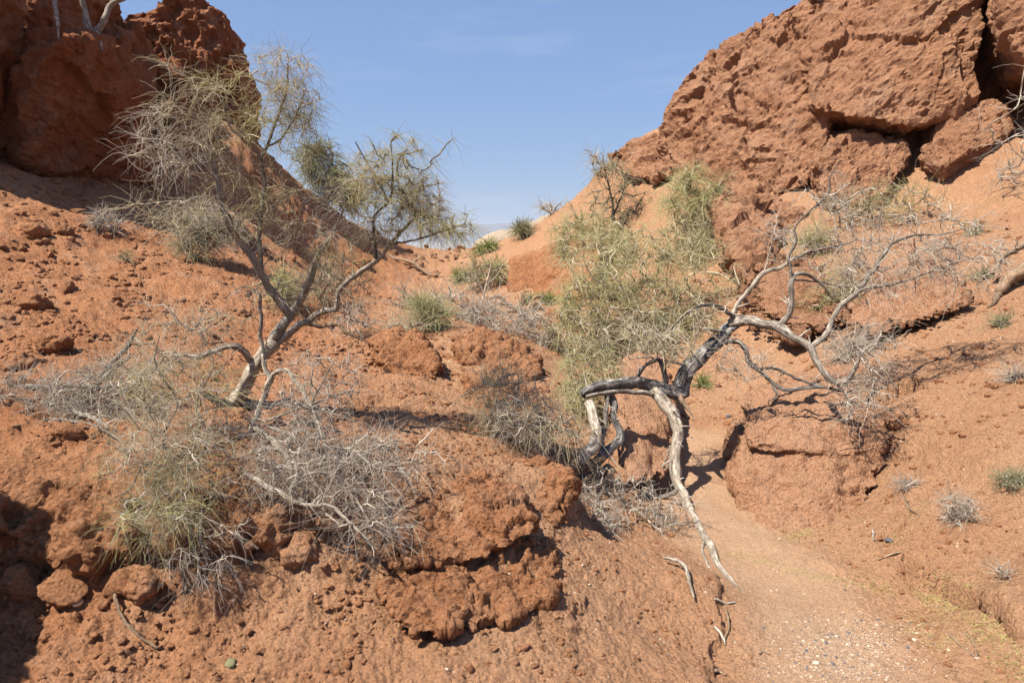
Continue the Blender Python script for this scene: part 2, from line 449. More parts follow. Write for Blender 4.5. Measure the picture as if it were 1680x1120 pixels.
# ------------------------------------------------------------------ rock masses
def hull_mesh(hulls):
    bm = bmesh.new()
    for h in hulls:
        vs = [bm.verts.new(tuple(map(float, p))) for p in h]
        r = bmesh.ops.convex_hull(bm, input=vs)
        junk = [g for g in set(r["geom_interior"] + r["geom_unused"]) if isinstance(g, bmesh.types.BMVert) and g.is_valid]
        bmesh.ops.delete(bm, geom=junk, context='VERTS')
    me = bpy.data.meshes.new("tmp"); bm.to_mesh(me); bm.free()
    return me
def remesh(me, vox, smooth):
    o = bpy.data.objects.new("tmp", me); COL.objects.link(o)
    m = o.modifiers.new("r", 'REMESH'); m.mode = 'VOXEL'; m.voxel_size = vox; m.adaptivity = 0
    if smooth:
        s = o.modifiers.new("s", 'SMOOTH'); s.factor = .5; s.iterations = smooth
    dg = bpy.context.evaluated_depsgraph_get()
    e = o.evaluated_get(dg).to_mesh()
    v = np.empty(len(e.vertices) * 3, np.float32); e.vertices.foreach_get("co", v)
    n = np.empty(len(e.vertices) * 3, np.float32); e.vertices.foreach_get("normal", n)
    f = np.empty(len(e.loops), np.int32); e.loops.foreach_get("vertex_index", f)
    bpy.data.objects.remove(o); bpy.data.meshes.remove(me)
    return v.reshape(-1, 3).astype(float), n.reshape(-1, 3).astype(float), f.reshape(-1, 4)
def unit_v(a): return np.array(a) / np.linalg.norm(a)
def rock_mesh(hulls, vox, smooth=3, big=.1, bf=1.5, med=.05, mf=5, crack=.05, cf=1.6, cstretch=(1, 1, .45), pit=0.0, pf=7, lump=0.0, lf=6, fine=.012, ff=26, seed=0, bil=0.0, bif=3.0, ledge=0.0, lef=1.2, hatch=0.0, hf=2.0, facet=0.0, fcf=1.0):
    v, n, f = remesh(hull_mesh(hulls), vox, smooth)
    warp = np.column_stack([fbm(v, .9 * bf, 2, .5, seed + k) for k in (50, 60, 70)])
    q = v + .25 / bf * warp
    d = big * fbm(q, bf, 3, .5, seed) + med * fbm(q, mf, 4, .55, seed + 5) + fine * fbm(v, ff, 3, .6, seed + 9)
    if crack:
        c = np.abs(noise(q * cf * np.array(cstretch), seed + 13)) + .25 * np.abs(noise(v * cf * 5, seed + 14))
        gate = sstep(-.15, .25, noise(q * .8 * cf, seed + 15))
        d -= crack * np.exp(-(c / .07) ** 2) * gate
        # bedding: broken blocks standing out by different amounts, tilted
        qq = q @ np.array([[.9, .2, .3], [-.1, .95, .1], [-.35, .1, .9]]) * np.array([.8, 1, 1.5])
        e1, e2, eh = worley(qq + .35 * warp, cf * 1.5, seed + 16)
        e3, e4, eg = worley(qq * 2.7 + .5 * warp, cf * 1.5, seed + 17)
        g2 = sstep(0, .3, noise(v * 1.1 * cf, seed + 18))
        d += crack * 1.2 * (eh - .5) * sstep(.0, .16, e2 - e1) + crack * .7 * (eg - .5) * sstep(0, .2, e4 - e3) * g2
    if bil:
        a_ = 1.0; b2 = 0
        for o_ in range(4):
            b2 = b2 + a_ * (np.abs(noise(q * bif * 2.1 ** o_ + o_ * 9.1, seed + 80 + o_)) - .22); a_ *= .55
        d += bil * b2 * 2
    if ledge:
        sN = fbm(q, lef, 4, .55, seed + 90) * 7; fl = np.floor(sN); fr = sN - fl
        d += ledge * ((fl + sstep(.38, .62, fr)) / 7 - .0)
    if hatch:
        ax = unit_v((.45, .25, -.86)); al_ = v @ ax
        w_ = v - np.outer(al_, ax) * .78
        hN = fbm(w_ + .2 * warp, hf, 4, .6, seed + 95); gt = sstep(-.12, .22, fbm(v, .55, 3, .5, seed + 97))
        d -= hatch * gt * sstep(.02, .3, hN)
    if facet:
        fw = q @ np.array([[.85, .15, .35], [-.2, .95, .1], [-.4, .1, .88]])
        d += facet * facets((fw + .10 / fcf * warp) * np.array([1, 1, .6]), fcf, seed + 110)
        d += facet * .45 * facets((fw + .05 / fcf * warp) * np.array([1.2, 1, .7]), fcf * 2.6, seed + 120) * (.35 + .65 * sstep(-.1, .2, noise(v * 1.3 * fcf, seed + 130)))
        d += facet * .18 * facets(fw, fcf * 7, seed + 140) * (.2 + .8 * sstep(-.1, .2, noise(v * 1.9 * fcf, seed + 131)))
    if pit:
        p1, p2, ph = worley(v * np.array([1, 1, .75]), pf, seed + 20)
        d -= pit * np.clip(.55 - p1, 0, 1) / .55 * (ph > .35)
        p1, p2, ph = worley(v, pf * 2.4, seed + 21)
        d -= pit * .5 * np.clip(.5 - p1, 0, 1) / .5 * (ph > .4)
    if lump:
        l1, l2, lh = worley(q, lf, seed + 24)
        d += lump * (np.clip(.8 - l1, 0, 1) - .35) * (.4 + lh)
        l1, l2, lh = worley(v, lf * 2.7, seed + 25)
        d += lump * .4 * (np.clip(.7 - l1, 0, 1) - .3)
    return v + n * d[:, None], f
def rock(name, hulls, vox, mat, parent=None, flat=False, **kw):
    v, f = rock_mesh(hulls, vox, **kw)
    org = np.array([v[:, 0].mean(), v[:, 1].mean(), v[:, 2].min()])
    return obj(name, mesh_np(name, v - org, f, not flat), mat, parent, org)
def slabpts(front, back=(0, 1.0, 0), top=None):
    """pixel outline with distances -> solid block: front points plus the same pushed back in the world"""
    a = [P(*p) for p in front]
    return a + [p + np.array(back, float) for p in a]

def seat(front, back, foot=None, extra=0.0, down=.12):
    """the same block moved along its rays until its foot meets the ground, and rooted a little below it"""
    fx, fy, fY = max(front, key=lambda q: q[1]) if foot is None else foot
    dy = G(fx, fy - 4)[1] - fY + extra
    fr = [(a, b_, c + dy) for a, b_, c in front]
    pts_ = slabpts(fr, back)
    low = [P(a, b_, c) for a, b_, c in fr if b_ > fy - 40]
    return pts_ + [q + np.array([back[0] * .5, .1 + back[1] * .3, -down]) for q in low]
# --- left butte: a leaning block in front, a column at the edge of the frame, a rubbly pinnacle behind
wallA = slabpts([(-420,-260,6.6),(-420,260,7.2),(-60,300,8.6),(38,250,9.6),(30,120,9.2),(36,30,9.0),(20,-180,8.6)], (-2.2,1.6,0))
wallE = slabpts([(30,80,10.3),(36,-160,10.2),(120,-150,10.8),(182,-40,11.3),(196,60,11.6),(215,150,11.8),(40,260,10.0)], (-1.6,1.6,0))
wallF = slabpts([(176,70,10.9),(192,36,11.3),(226,44,11.9),(250,90,12.0),(246,160,11.6),(200,160,11.0)], (-.5,1.2,0))
wallB = slabpts([(48,262,9.0),(44,195,8.85),(60,110,8.6),(82,72,8.5),(110,58,8.6),(150,62,8.9),(204,72,9.6),(226,110,10.1),(246,210,10.8),(262,340,11.3),(140,310,10.0)], (-1.6,1.3,0.1))
b = rock("left_cliff", [wallA, wallE, wallF], .05, M['butte'], flat=True, big=.12, bf=.8, med=.05, mf=4, crack=.07, cf=.9, fine=.04, ff=10, facet=.20, fcf=1.2, bil=.03, bif=4, seed=3)
tag(b, kind="structure")
b = rock("cliff_block", [wallB], .042, M['butte'], flat=True, big=.10, bf=.9, med=.05, mf=4, crack=.06, cf=1.0, fine=.04, ff=10, facet=.18, fcf=1.3, bil=.04, bif=4, seed=4)
tag(b, "huge shaded red rock block standing against the cliff at the upper left", "rock")
pin = slabpts([(196,34,12.6),(240,4,12.8),(262,-6,12.9),(300,-18,13.0),(346,0,13.2),(372,28,13.4),(386,70,13.6),(398,110,13.7),(404,190,13.8),(340,200,13.0),(280,170,12.7),(236,110,12.5),(214,60,12.5)], (.0,.7,-.3))
pin2 = slabpts([(215,80,12.2),(290,105,12.4),(300,150,12.2),(300,260,11.6),(240,300,11.4),(225,160,11.9)], (-.6,1.2,.1))
pin3 = slabpts([(385,120,14.0),(404,160,14.0),(416,215,14.1),(428,250,14.2),(400,300,14.2),(380,200,13.9)], (-.6,.6,-.2))
b = rock("rock_pinnacle", [pin, pin2, pin3], .040, M['butte'], flat=True, big=.12, bf=1.1, med=.05, mf=4, crack=.04, cf=1.4, pit=.24, pf=3.2, fine=.04, ff=10, facet=.10, fcf=1.6, bil=.05, bif=4, seed=8)
tag(b, "rounded red rock pinnacle full of pits against the sky", "rock")

# --- right cliff
c1 = slabpts([(1076,258,13.2),(1078,222,13.0),(1085,178,13.0),(1112,132,12.9),(1164,80,12.6),(1248,30,12.2),(1350,-28,11.9),(1360,230,10.6),(1320,300,10.5),(1240,345,10.8),(1180,345,11.3),(1110,300,12.3)], (1.2,3.0,-.2))
c6 = slabpts([(1168,330,11.0),(1240,318,10.7),(1268,372,9.9),(1262,440,9.2),(1214,455,9.2),(1180,405,9.9)], (.7,1.0,.1))
c2 = slabpts([(1300,20,12.0),(1420,-60,11.7),(1600,-160,11.2),(1612,-20,10.6),(1608,170,10.2),(1500,205,10.0),(1400,190,10.2),(1340,180,10.6)], (1.0,3.0,.1))
c3 = slabpts([(1560,-150,11.9),(1900,-220,11.0),(1900,260,10.4),(1600,200,11.5)], (1.0,2.5,.1))
c4 = slabpts([(1648,-180,9.7),(1642,10,9.5),(1656,62,9.3),(1690,96,9.1),(1900,110,8.6),(1900,-260,8.8)], (1.5,2.8,.2))
c5 = slabpts([(1000,250,14.9),(1040,232,14.7),(1084,222,14.3),(1100,255,14.0),(1060,268,14.2),(1020,262,14.6)], (.6,1.4,.05))
cl = rock("right_cliff", [c1, c2, c3, c4, c5], .045, M['cliff'], flat=True, smooth=1, big=.06, bf=.9, med=.04, mf=5, crack=.08, cf=1.15, cstretch=(1, 1, .6), fine=.045, ff=9, facet=.14, fcf=1.2, hatch=.12, hf=3.2, seed=12)
tag(cl, kind="structure")
def boulder(name, label, cat, hulls, vox, mat='crag', group=None, **kw):
    return tag(rock(name, hulls, vox, M[mat], **kw), label, cat, group)
def proud(outline, off, back, thick):
    """slab lying along the slope, standing off in front of it"""
    a_ = [P(x_, y_, G(x_, y_)[1] - off) for x_, y_ in outline]
    return a_ + [q + np.array(back, float) for q in a_] + [q + np.array([0, .1, -thick]) for q in a_ if False]
kwS = dict(flat=True, facet=.06, fcf=2.5, big=.05, bf=1.6, med=.04, mf=6, crack=.04, cf=2.2, fine=.016, ff=20, smooth=1, bil=.04, bif=4, ledge=.12, lef=1.8)
boulder("rock_slab", "big tilted flat-topped red slab fallen below the dark hole in the right cliff", "slab",
        [seat([(1345,262,9.6),(1362,232,9.9),(1395,216,10.1),(1480,226,9.9),(1498,244,9.7),(1476,276,9.5),(1452,318,9.1),(1400,330,9.1),(1352,310,9.3)], (.2,.8,.05), extra=-.5, down=.55)], .03, 'cliff', seed=30, **kwS)
boulder("rock_slab", "small red slab bridging the hole at the foot of the right cliff", "slab",
        [seat([(1398,190,9.75),(1418,174,9.9),(1450,196,9.8),(1458,212,9.6),(1440,222,9.5),(1404,206,9.6)], (.2,.7,.05), extra=-.5, down=.55)], .025, 'cliff', seed=31, **kwS)
boulder("boulder", "wedge-shaped red boulder jammed above the dark hole of the right cliff", "boulder",
        [seat([(1450,170,9.75),(1500,168,9.7),(1530,186,9.6),(1520,206,9.4),(1492,226,9.35),(1478,206,9.45),(1462,190,9.6)], (.3,.8,.1), extra=-.5, down=.55)], .025, 'cliff', seed=32, **kwS)
boulder("boulder", "large rounded red boulder resting at the right foot of the cliff", "boulder",
        [seat([(1512,238,9.3),(1530,206,9.4),(1566,178,9.5),(1620,164,9.5),(1656,178,9.4),(1664,206,9.2),(1640,232,8.9),(1590,244,8.8),(1548,276,8.8),(1528,262,9.0)], (.5,1.0,.1), extra=-.5, down=.55)], .03, 'cliff', seed=33, **kwS)
boulder("boulder", "broken red boulder under the pale shrubs left of the fallen slab", "boulder",
        [seat([(1205,345,10.1),(1250,322,10.3),(1300,330,10.1),(1330,350,9.7),(1310,385,9.3),(1250,380,9.5),(1215,368,9.8)], (.4,1.0,.1))], .032, 'cliff', seed=34, **kwS)

# --- cut bank in the middle distance
boulder("cut_bank", "steep square-cut red earth bank with a vertical crack, middle distance", "earth bank",
        [seat([(834,424,13.0),(870,414,13.0),(872,500,12.4),(838,498,12.5)], (.1,1.2,0), extra=.9),
         seat([(872,414,13.1),(920,396,12.8),(985,392,12.4),(975,480,11.3),(920,500,11.9),(876,500,12.3)], (.2,1.2,0), extra=.15)], .04, 'crag', seed=36,
        big=.05, bf=1.2, med=.04, mf=5, crack=.05, cf=1.2, smooth=1)

# --- crumbling earth crags close by
kwC = dict(big=.04, bf=3.2, med=.020, mf=9, crack=.022, cf=4.2, lump=.008, lf=11, fine=.012, ff=36, bil=.008, bif=8, ledge=.035, lef=5, facet=.045, fcf=6)
boulder("earth_crag", "jutting lump of cracked red earth at the bottom centre, dark shadow under it", "earth crag",
        [proud([(622,975),(645,935),(700,918),(768,938),(778,985),(752,1032),(714,1048),(655,1036)], .065, (-.03,.4,.04), 0)], .0095, seed=40, **kwC)
boulder("earth_crag", "overhanging crumbled red earth bank with a dark hollow, centre foreground", "earth crag",
        [seat([(640,880,2.62),(700,822,2.82),(800,800,2.95),(872,830,2.84),(884,868,2.74),(830,902,2.60),(760,926,2.50),(680,930,2.46)], (-.05,.4,-.03), foot=(770,1040,2.30)),
         proud([(795,932),(850,900),(905,876),(924,930),(912,985),(862,1008),(806,1030),(752,1040),(740,960)], .03, (-.05,.4,.03), 0)], .0105, seed=41, **kwC)
boulder("earth_crag", "crumbly earth knob on the bank edge beside the twisted trunk base", "earth crag",
        [seat([(846,812,3.02),(880,782,3.2),(930,778,3.2),(948,806,3.1),(940,836,3.0),(905,862,2.9),(868,850,2.92)], (-.08,.35,-.04))], .0105, seed=42, **kwC)
boulder("earth_mound", "rounded earth mound with an undercut crusty rim beside the sandy wash", "earth mound",
        [seat([(1196,800,4.02),(1214,738,4.2),(1290,728,4.14),(1400,733,4.1),(1460,760,4.05),(1424,828,3.75),(1346,872,3.55),(1262,878,3.6),(1208,850,3.8)], (.25,.9,.0), extra=.03),
         seat([(1216,714,4.24),(1262,690,4.4),(1330,664,4.55),(1400,650,4.55),(1470,690,4.35),(1456,740,4.12),(1400,744,4.02),(1320,738,4.03),(1222,736,4.1)], (.3,.9,.05), foot=(1262,878,3.6), extra=.03)], .016,
        mat='mound', seed=44, big=.05, bf=2.2, med=.025, mf=8, crack=.022, cf=3.0, lump=.02, lf=12, fine=.006, ff=40, bil=.02, bif=6, ledge=.05, lef=4)
boulder("earth_crag", "dark pitted red earth lump on the slope left of the centre mound", "earth crag",
        [seat([(606,566,5.2),(650,546,5.4),(694,558,5.3),(722,592,5.1),(728,612,5.0),(694,622,4.9),(640,614,4.95)], (-.1,.5,-.02))], .018, seed=45, **dict(kwC, big=.05, bf=2.4, lump=.05, lf=8))
boulder("earth_crag", "overhanging red earth ledge above the dry shrub at the picture centre", "earth crag",
        [seat([(752,566,5.6),(800,546,5.9),(852,560,5.9),(892,590,5.7),(888,612,5.5),(860,628,5.35),(800,622,5.3),(762,600,5.4)], (-.1,.5,-.02)),
         seat([(790,625,5.35),(860,622,5.5),(884,640,5.4),(880,690,4.95),(820,700,4.9)], (-.2,.4,0))], .019, seed=46, **dict(kwC, big=.05, bf=2.4, lump=.05, lf=8))
boulder("rock_ledge", "low jutting red ledge with a dark undercut on the right slope", "rock ledge",
        [proud([(1396,556),(1440,546),(1500,530),(1540,522),(1530,486),(1450,502),(1408,528)], .30, (.15,.9,.25), .1),
         proud([(1525,522),(1570,512),(1604,500),(1600,480),(1535,488)], .24, (.15,.9,.25), .1)], .02, 'mound', seed=47, **dict(kwC, big=.05, bf=2.4, lump=.03))
boulder("rock_ledge", "broken red rock edge under the twisted grey limb on the right", "rock ledge",
        [proud([(1222,542),(1240,490),(1300,470),(1385,498),(1384,536),(1300,562)], .26, (.2,.9,.3), 0)], .026, 'cliff', seed=48, **dict(kwC, big=.08, bf=2.0, lump=.05, lf=7, facet=.10, fcf=3))
boulder("rock_step", "broken red rock steps running down from the cliff behind the green bush", "rock",
        [proud([(1166,300),(1236,312),(1272,372),(1268,448),(1226,472),(1192,424),(1172,352)], .55, (.6,1.3,.3), 0)], .036, 'cliff', seed=53, big=.08, bf=1.5, med=.05, mf=5, crack=.06, cf=2, fine=.03, ff=12, facet=.16, fcf=1.8, flat=True, smooth=1)
boulder("skyline_rock", "low red rim rock on the right skyline beside the sapling", "rock",
        [proud([(1004,266),(1040,242),(1086,226),(1104,290),(1064,300),(1022,286)], .4, (.4,1.2,.3), 0)], .04, 'cliff', seed=54, big=.08, bf=1.5, med=.05, mf=5, crack=.06, cf=2, fine=.03, ff=12, facet=.16, fcf=1.8, flat=True, smooth=1)
boulder("earth_bank", "smooth earth wall behind the hanging root, mottled by the tree's shadow", "earth bank",
        [proud([(1000,705),(1036,664),(1100,655),(1122,715),(1104,782),(1032,796)], .38, (.1,.9,.25), 0)], .017, 'mound', seed=55, big=.06, bf=2.2, med=.02, mf=8, crack=.015, cf=3, fine=.006, ff=40, bil=.015, bif=6)
# unseen rock placed left of the frame to shade the bottom left corner
boulder("boulder", "unseen boulder placed left of the frame to throw its shadow over the bank", "boulder",
        [[np.array(p, float) for p in [(-2.1,1.25,.4),(-2.2,2.0,.4),(-3.2,2.2,.5),(-3.2,.6,.4),(-2.15,1.3,1.4),(-2.3,1.95,1.7),(-3.0,2.1,2.1),(-3.0,.8,2.0)]]], .04, seed=49, big=.12, bf=1.6, lump=.08, lf=4)

# --- clods of earth: the big ones one by one
def ico(sub=2):
    bm = bmesh.new(); bmesh.ops.create_icosphere(bm, subdivisions=sub, radius=1)
    v = np.array([q.co[:] for q in bm.verts]); f = np.array([[x.index for x in q.verts] for q in bm.faces]); bm.free()
    return v, f
ICO3, ICO1 = ico(4), ico(1)
def clod_mesh(name, seed, sub=ICO3, rg=.35):
    v, f = sub
    s = v + seed * 7.1
    r = 1 + rg * 1.6 * fbm(s, .9, 3, .5, seed) + rg * .6 * fbm(s, 3.2, 3, .6, seed + 3)
    e1, e2, eh = worley(s, 2.2, seed)
    r = r + rg * .5 * (np.clip(.7 - e1, 0, 1) - .3)
    w = v * r[:, None]
    rs = np.random.RandomState(seed)
    for k in range(5):          # a few broken faces
        nrm = rs.normal(size=3); nrm /= np.linalg.norm(nrm); lim = rs.uniform(.62, .9)
        dd = w @ nrm; w = w - np.outer(np.clip(dd - lim, 0, None) * .85, nrm)
    return mesh_np(name, w, f)
CL = [clod_mesh("clod", 100 + k) for k in range(8)]
for m_ in CL: m_.materials.append(M['crag'])
rs = np.random.RandomState(5)
def put_clod(me, p, size, flat=.75, sink=.25, rot=None):
    o = bpy.data.objects.new("clod", me); COL.objects.link(o)
    sx, sy, sz = size * rs.uniform(.8, 1.2), size * rs.uniform(.8, 1.2), size * flat * rs.uniform(.85, 1.15)
    o.scale = (sx, sy, sz); o.rotation_euler = (rs.uniform(-.4, .4), rs.uniform(-.4, .4), rs.uniform(0, 6.28))
    o.location = (p[0], p[1], p[2] + sz * (1 - 2 * sink) * .6)
    return o
bh = []
r0 = np.random.RandomState(77)
for k in range(19):
    x = -60 + k * 37
    top = 812 + 14 * r0.uniform(-1, 1) - (20 if x < 200 else 0); bot = np.interp(x, [0, 150, 350, 520, 640], [975, 968, 935, 905, 880]) + r0.uniform(-28, 18)
    mid = top + (bot - top) * r0.uniform(.35, .65); w_ = r0.uniform(26, 44); j = lambda q: q + r0.uniform(-9, 9)
    yb = G(x, bot)[1]; yt = G(x, top - 6)[1]
    bh.append([P(j(x - w_ * .7), j(top), yt - .03), P(j(x + w_ * .7), j(top), yt - .03), P(j(x - w_), j(mid), yb + r0.uniform(-.03, .10)), P(j(x + w_), j(mid), yb + r0.uniform(-.03, .10)),
               P(j(x - w_ * .6), bot, yb + .05), P(j(x + w_ * .6), bot, yb + .05), P(x - w_, top + 10, yt + .2), P(x + w_, top + 10, yt + .2), P(x - w_, bot + 5, yb + .4), P(x + w_, bot + 5, yb + .4)])
bk = rock("earth_bank", bh, .0095, M['crag'], smooth=3, big=.04, bf=3, med=.035, mf=9, crack=.035, cf=4.5, lump=.05, lf=9, fine=.009, ff=40, pit=.04, pf=9, seed=52)
tag(bk, "crumbled red earth bank full of hollows across the left foreground", "earth bank")
bank = [(240,945,30,"rounded red clod below the hanging dead roots at the bottom left"),(112,952,30,"flat red clod at the foot of the left bank, largest of its row"),
 (40,940,30,"dark red clod on the left frame edge of the bank"),(195,945,20,"small red clod wedged left of the round clod in the bank"),
 (352,855,36,"pitted red clod under the grey-green shrub on the bank edge"),
 (495,880,34,"knobbly red clod in the bank below the grey brush")]
for k, (px, py, hw, lab) in enumerate(bank):
    g = G(px, py + hw * .6); s = hw / 1120 * np.linalg.norm(g - CAM)
    tag(put_clod(CL[k % 8], g + np.array([0, 0, 0]), s, .8, .42), lab, "clod", "clods in the left foreground bank")
slope = [(60,495,22,"dark-sided red clod highest on the lower left slope"),(88,562,22,"blocky red clod on the left slope above the dead branches"),(30,595,24,"red clod at the left frame edge above the dead branches"),
 (108,378,13,"small clod near the shaded cliff foot on the left slope"),(60,378,14,"small clod on the left slope right below the cliff shadow"),(110,470,13,"small red clod right of the dark-sided clod on the left slope"),
 (455,690,11,"clod lying under the left tree trunk"),(112,706,16,"clod among the fallen branches on the left terrace"),(690,600,13,"clod against the dark pitted lump in the centre"),
 (560,815,12,"small clod on the brush-covered terrace edge"),(780,815,12,"small grey-red clod on top of the central bank"),(690,810,14,"small dark clod on the central bank left of the knob"),
 (1470,690,14,"small clod beside the dark hole on the right slope"),(1000,555,18,"clod in the middle gully below the green shrubs"),(905,520,22,"clod block beside the dead stump in the gully"),
 (950,540,16,"smaller clod right of the gully stump"),(600,430,12,"clod on the far left slope behind the tree")]
for k, (px, py, hw, lab) in enumerate(slope):
    g = G(px, py + hw * .5); s = hw / 1120 * np.linalg.norm(g - CAM)
    tag(put_clod(CL[(k + 3) % 8], g, s, .8, .25), lab, "clod")
# the many small clods: up to 240 single ones, the rest as crumbs
n_ind = 0
LAB = {0: ("small crumbled red clod lying loose on the left slope", "loose clods on the left slope"),
       1: ("small loose red clod on the right-hand slope", "loose clods on the right slope"),
       2: ("small red clod lying on the earth bank in the centre foreground", "loose clods in the centre foreground")}
def zone_label(px, py, hw, a, b_, li):
    size = "larger" if hw > a + .55 * (b_ - a) else ("middling" if hw > a + .2 * (b_ - a) else "small")
    if li == 0:
        ud = "just below the cliff shadow" if py < 400 else ("high up" if py < 460 else ("halfway up" if py < 530 else "low down"))
        lr = "near the frame edge" if px < 120 else ("left of the grey-green bush" if px < 260 else ("below the grey-green bush" if px < 420 else "behind the left tree"))
        return f"{size} clod on the left slope, {ud}, {lr}"
    if li == 1:
        return f"{size} loose clod on the right slope " + ("above the jutting ledge" if py < 520 else ("between ledge and grey cushion" if py < 680 else "beside the grey cushion plant"))
    ud = "under the centre mound" if py < 760 else ("beside the hollowed crag" if py < 920 else "along the bottom edge")
    lr = "far left" if px < 330 else ("left of centre" if px < 620 else ("in the centre" if px < 800 else "right of centre"))
    return f"{size} clod on the foreground earth, {ud}, {lr}"
CS = [clod_mesh("clod", 200 + k, ico(2), .4) for k in range(10)]
for m_ in CS: m_.materials.append(M['crag'])
for (x0, x1, y0, y1, n, hw0, hw1, li) in [(0,420,380,640,70,3.2,7,0),(420,640,420,620,20,3.6,6.5,0),(0,330,330,400,16,3.5,6,0),(1440,1680,380,800,24,3.6,6,1),(560,960,640,1110,40,3.6,8,2),(120,560,990,1110,24,4,9,2)]:
    for k in range(n):
        px, py = rs.uniform(x0, x1), rs.uniform(y0, y1)
        g = G(px, py); hw = hw0 + (hw1 - hw0) * rs.rand() ** 2.2
        s = hw / 1120 * np.linalg.norm(g - CAM)
        tag(put_clod(CS[rs.randint(10)], g, s, .75, .2), zone_label(px, py, hw, hw0, hw1, li), "clod", LAB[li][1])
rub = [clod_mesh("rubble", 600 + k, ico(2), .4) for k in range(4)]
for m_ in rub: m_.materials.append(M['cliff'])
for k in range(46):
    px, py = rs.uniform(655, 790), rs.uniform(404, 458); px += (py - 430) * .6
    g = G(px, py); hw = rs.uniform(2.5, 6.5); s = hw / 1120 * np.linalg.norm(g - CAM)
    o = put_clod(rub[k % 4], g, s, .7, .2); o.name = "rubble_stone"
    tag(o, "red rubble stone on the far saddle " + ("behind the left tree's crown" if px < 720 else "below the gap of sky") + (", nearer row" if py > 430 else ", farther row"), "stone", "rubble on the saddle")
def scatter_mesh(name, pos, size, base, mat, flat=.8, seed=0, matidx=None):
    v, f = base; r_ = np.random.RandomState(seed); n = len(pos)
    vs = np.repeat(v[None], n, 0) * (1 + r_.uniform(-.28, .28, (n, len(v), 1)))
    an = r_.uniform(0, 6.28, n); c, s = np.cos(an)[:, None], np.sin(an)[:, None]
    sc = np.column_stack([size * r_.uniform(.7, 1.3, n), size * r_.uniform(.7, 1.3, n), size * flat * r_.uniform(.6, 1.2, n)])
    vs = vs * sc[:, None, :]
    x = vs[..., 0] * c - vs[..., 1] * s; y = vs[..., 0] * s + vs[..., 1] * c
    tl = r_.uniform(-.6, .6, n)[:, None]
    z = vs[..., 2] + tl * x * .5
    w = np.stack([x, y, z], -1) + pos[:, None, :]
    ff = (f[None] + (np.arange(n) * len(v))[:, None, None]).reshape(-1, 3)
    return mesh_np(name, w.reshape(-1, 3), ff, False)
def scatter_ground(n, x0, x1, y0, y1, seed, keep=None):
    r_ = np.random.RandomState(seed)
    # even in the picture's solid angle on the ground: sample distance log-uniformly and bearing uniformly
    t = np.radians(r_.uniform(x0, x1, n)); r = np.exp(r_.uniform(np.log(y0), np.log(y1), n))
    x, y = r * np.sin(t), r * np.cos(t)
    if keep is not None:
        m = keep(x, y, r_); x, y, r = x[m], y[m], r[m]
    return np.column_stack([x, y, gz(x, y)]), r
pos, r = scatter_ground(18000, -40, 6, 1.9, 12, 3, lambda x, y, q: (q.rand(len(x)) < (1 - sstep(-.6, .8, x))) & (noise(np.column_stack([x * 2, y * 2, x * 0]), 4) > -.15 + .3 * q.rand(len(x))))
sz = (.0014 + .006 * np.random.RandomState(1).rand(len(r)) ** 4) * r
tag(obj("crumbs", scatter_mesh("crumbs", pos + [0, 0, .0], sz, ICO1, None, .75, 4), M['crag']), "loose red crumbs strewn over the left slope and bank", "crumbs", kind="stuff")
pos, r = scatter_ground(8500, -8, 42, 2.0, 10, 6, lambda x, y, q: (seg_dist(np.column_stack([x, y]), wash_line) > .3) & (q.rand(len(x)) < .55))
sz = (.0013 + .0045 * np.random.RandomState(2).rand(len(r)) ** 4) * r
tag(obj("crumbs", scatter_mesh("crumbs", pos, sz, ICO1, None, .7, 8), M['crag']), "fine earth crumbs over the smooth right slope", "crumbs", kind="stuff")

# ------------------------------------------------------------------ plants
def bark(name, dark, mid, light):
    k = NT(name)
    cx = k.n("ShaderNodeCombineXYZ")
    k.l(k.attr("ba"), cx.inputs[0]); k.l(k.attr("bs"), cx.inputs[1])
    pos = k.n("ShaderNodeNewGeometry").outputs["Position"]
    mp = k.n("ShaderNodeVectorMath"); mp.operation = 'MULTIPLY'; mp.inputs[1].default_value = (9, 14, 1)
    k.l(cx.outputs[0], mp.inputs[0])
    fib = k.noise(1.0, 5, .6, mp.outputs[0])
    c = k.ramp(fib, [(.36, dark), (.5, mid), (.62, light)])
    pat = k.ramp(k.noise(9, 4, .6, pos), [(.35, 0.0), (.65, .35)])
    c = k.mix(pat, c, mid)
    k.l(c, k.b.inputs["Base Color"]); k.b.inputs["Roughness"].default_value = .9
    nb = k.bump(fib, 1.0, .02); nb = k.bump(k.noise(90, 4, .6, pos), .5, .006, nb)
    k.l(nb, k.b.inputs["Normal"])
    return k.m
def twigmat(name, cols):
    k = NT(name)
    isl = k.n("ShaderNodeNewGeometry").outputs["Random Per Island"]
    n = len(cols)
    c = k.ramp(isl, [(i / max(1, n - 1), q) for i, q in enumerate(cols)])
    k.l(c, k.b.inputs["Base Color"]); k.b.inputs["Roughness"].default_value = .85
    return k.m
M['bark'] = bark('weathered_grey_bark', (.055, .045, .038), (.23, .19, .155), (.52, .46, .39))
M['bark_pale'] = bark('pale_bare_wood', (.13, .095, .07), (.38, .315, .245), (.62, .55, .46))
M['bark_dark'] = bark('dark_grey_bark', (.03, .027, .025), (.12, .108, .098), (.36, .33, .30))
M['bark_brown'] = bark('brown_dead_wood', (.12, .075, .045), (.27, .18, .115), (.40, .29, .20))
M['twig_straw'] = twigmat('straw_twigs', [(.42, .345, .23), (.32, .26, .155), (.54, .465, .35), (.25, .20, .115), (.46, .39, .28), (.35, .29, .165)])
M['twig_grey'] = twigmat('dead_grey_twigs', [(.39, .33, .265), (.27, .22, .175), (.54, .475, .40), (.17, .135, .105), (.45, .39, .32), (.31, .25, .19)])
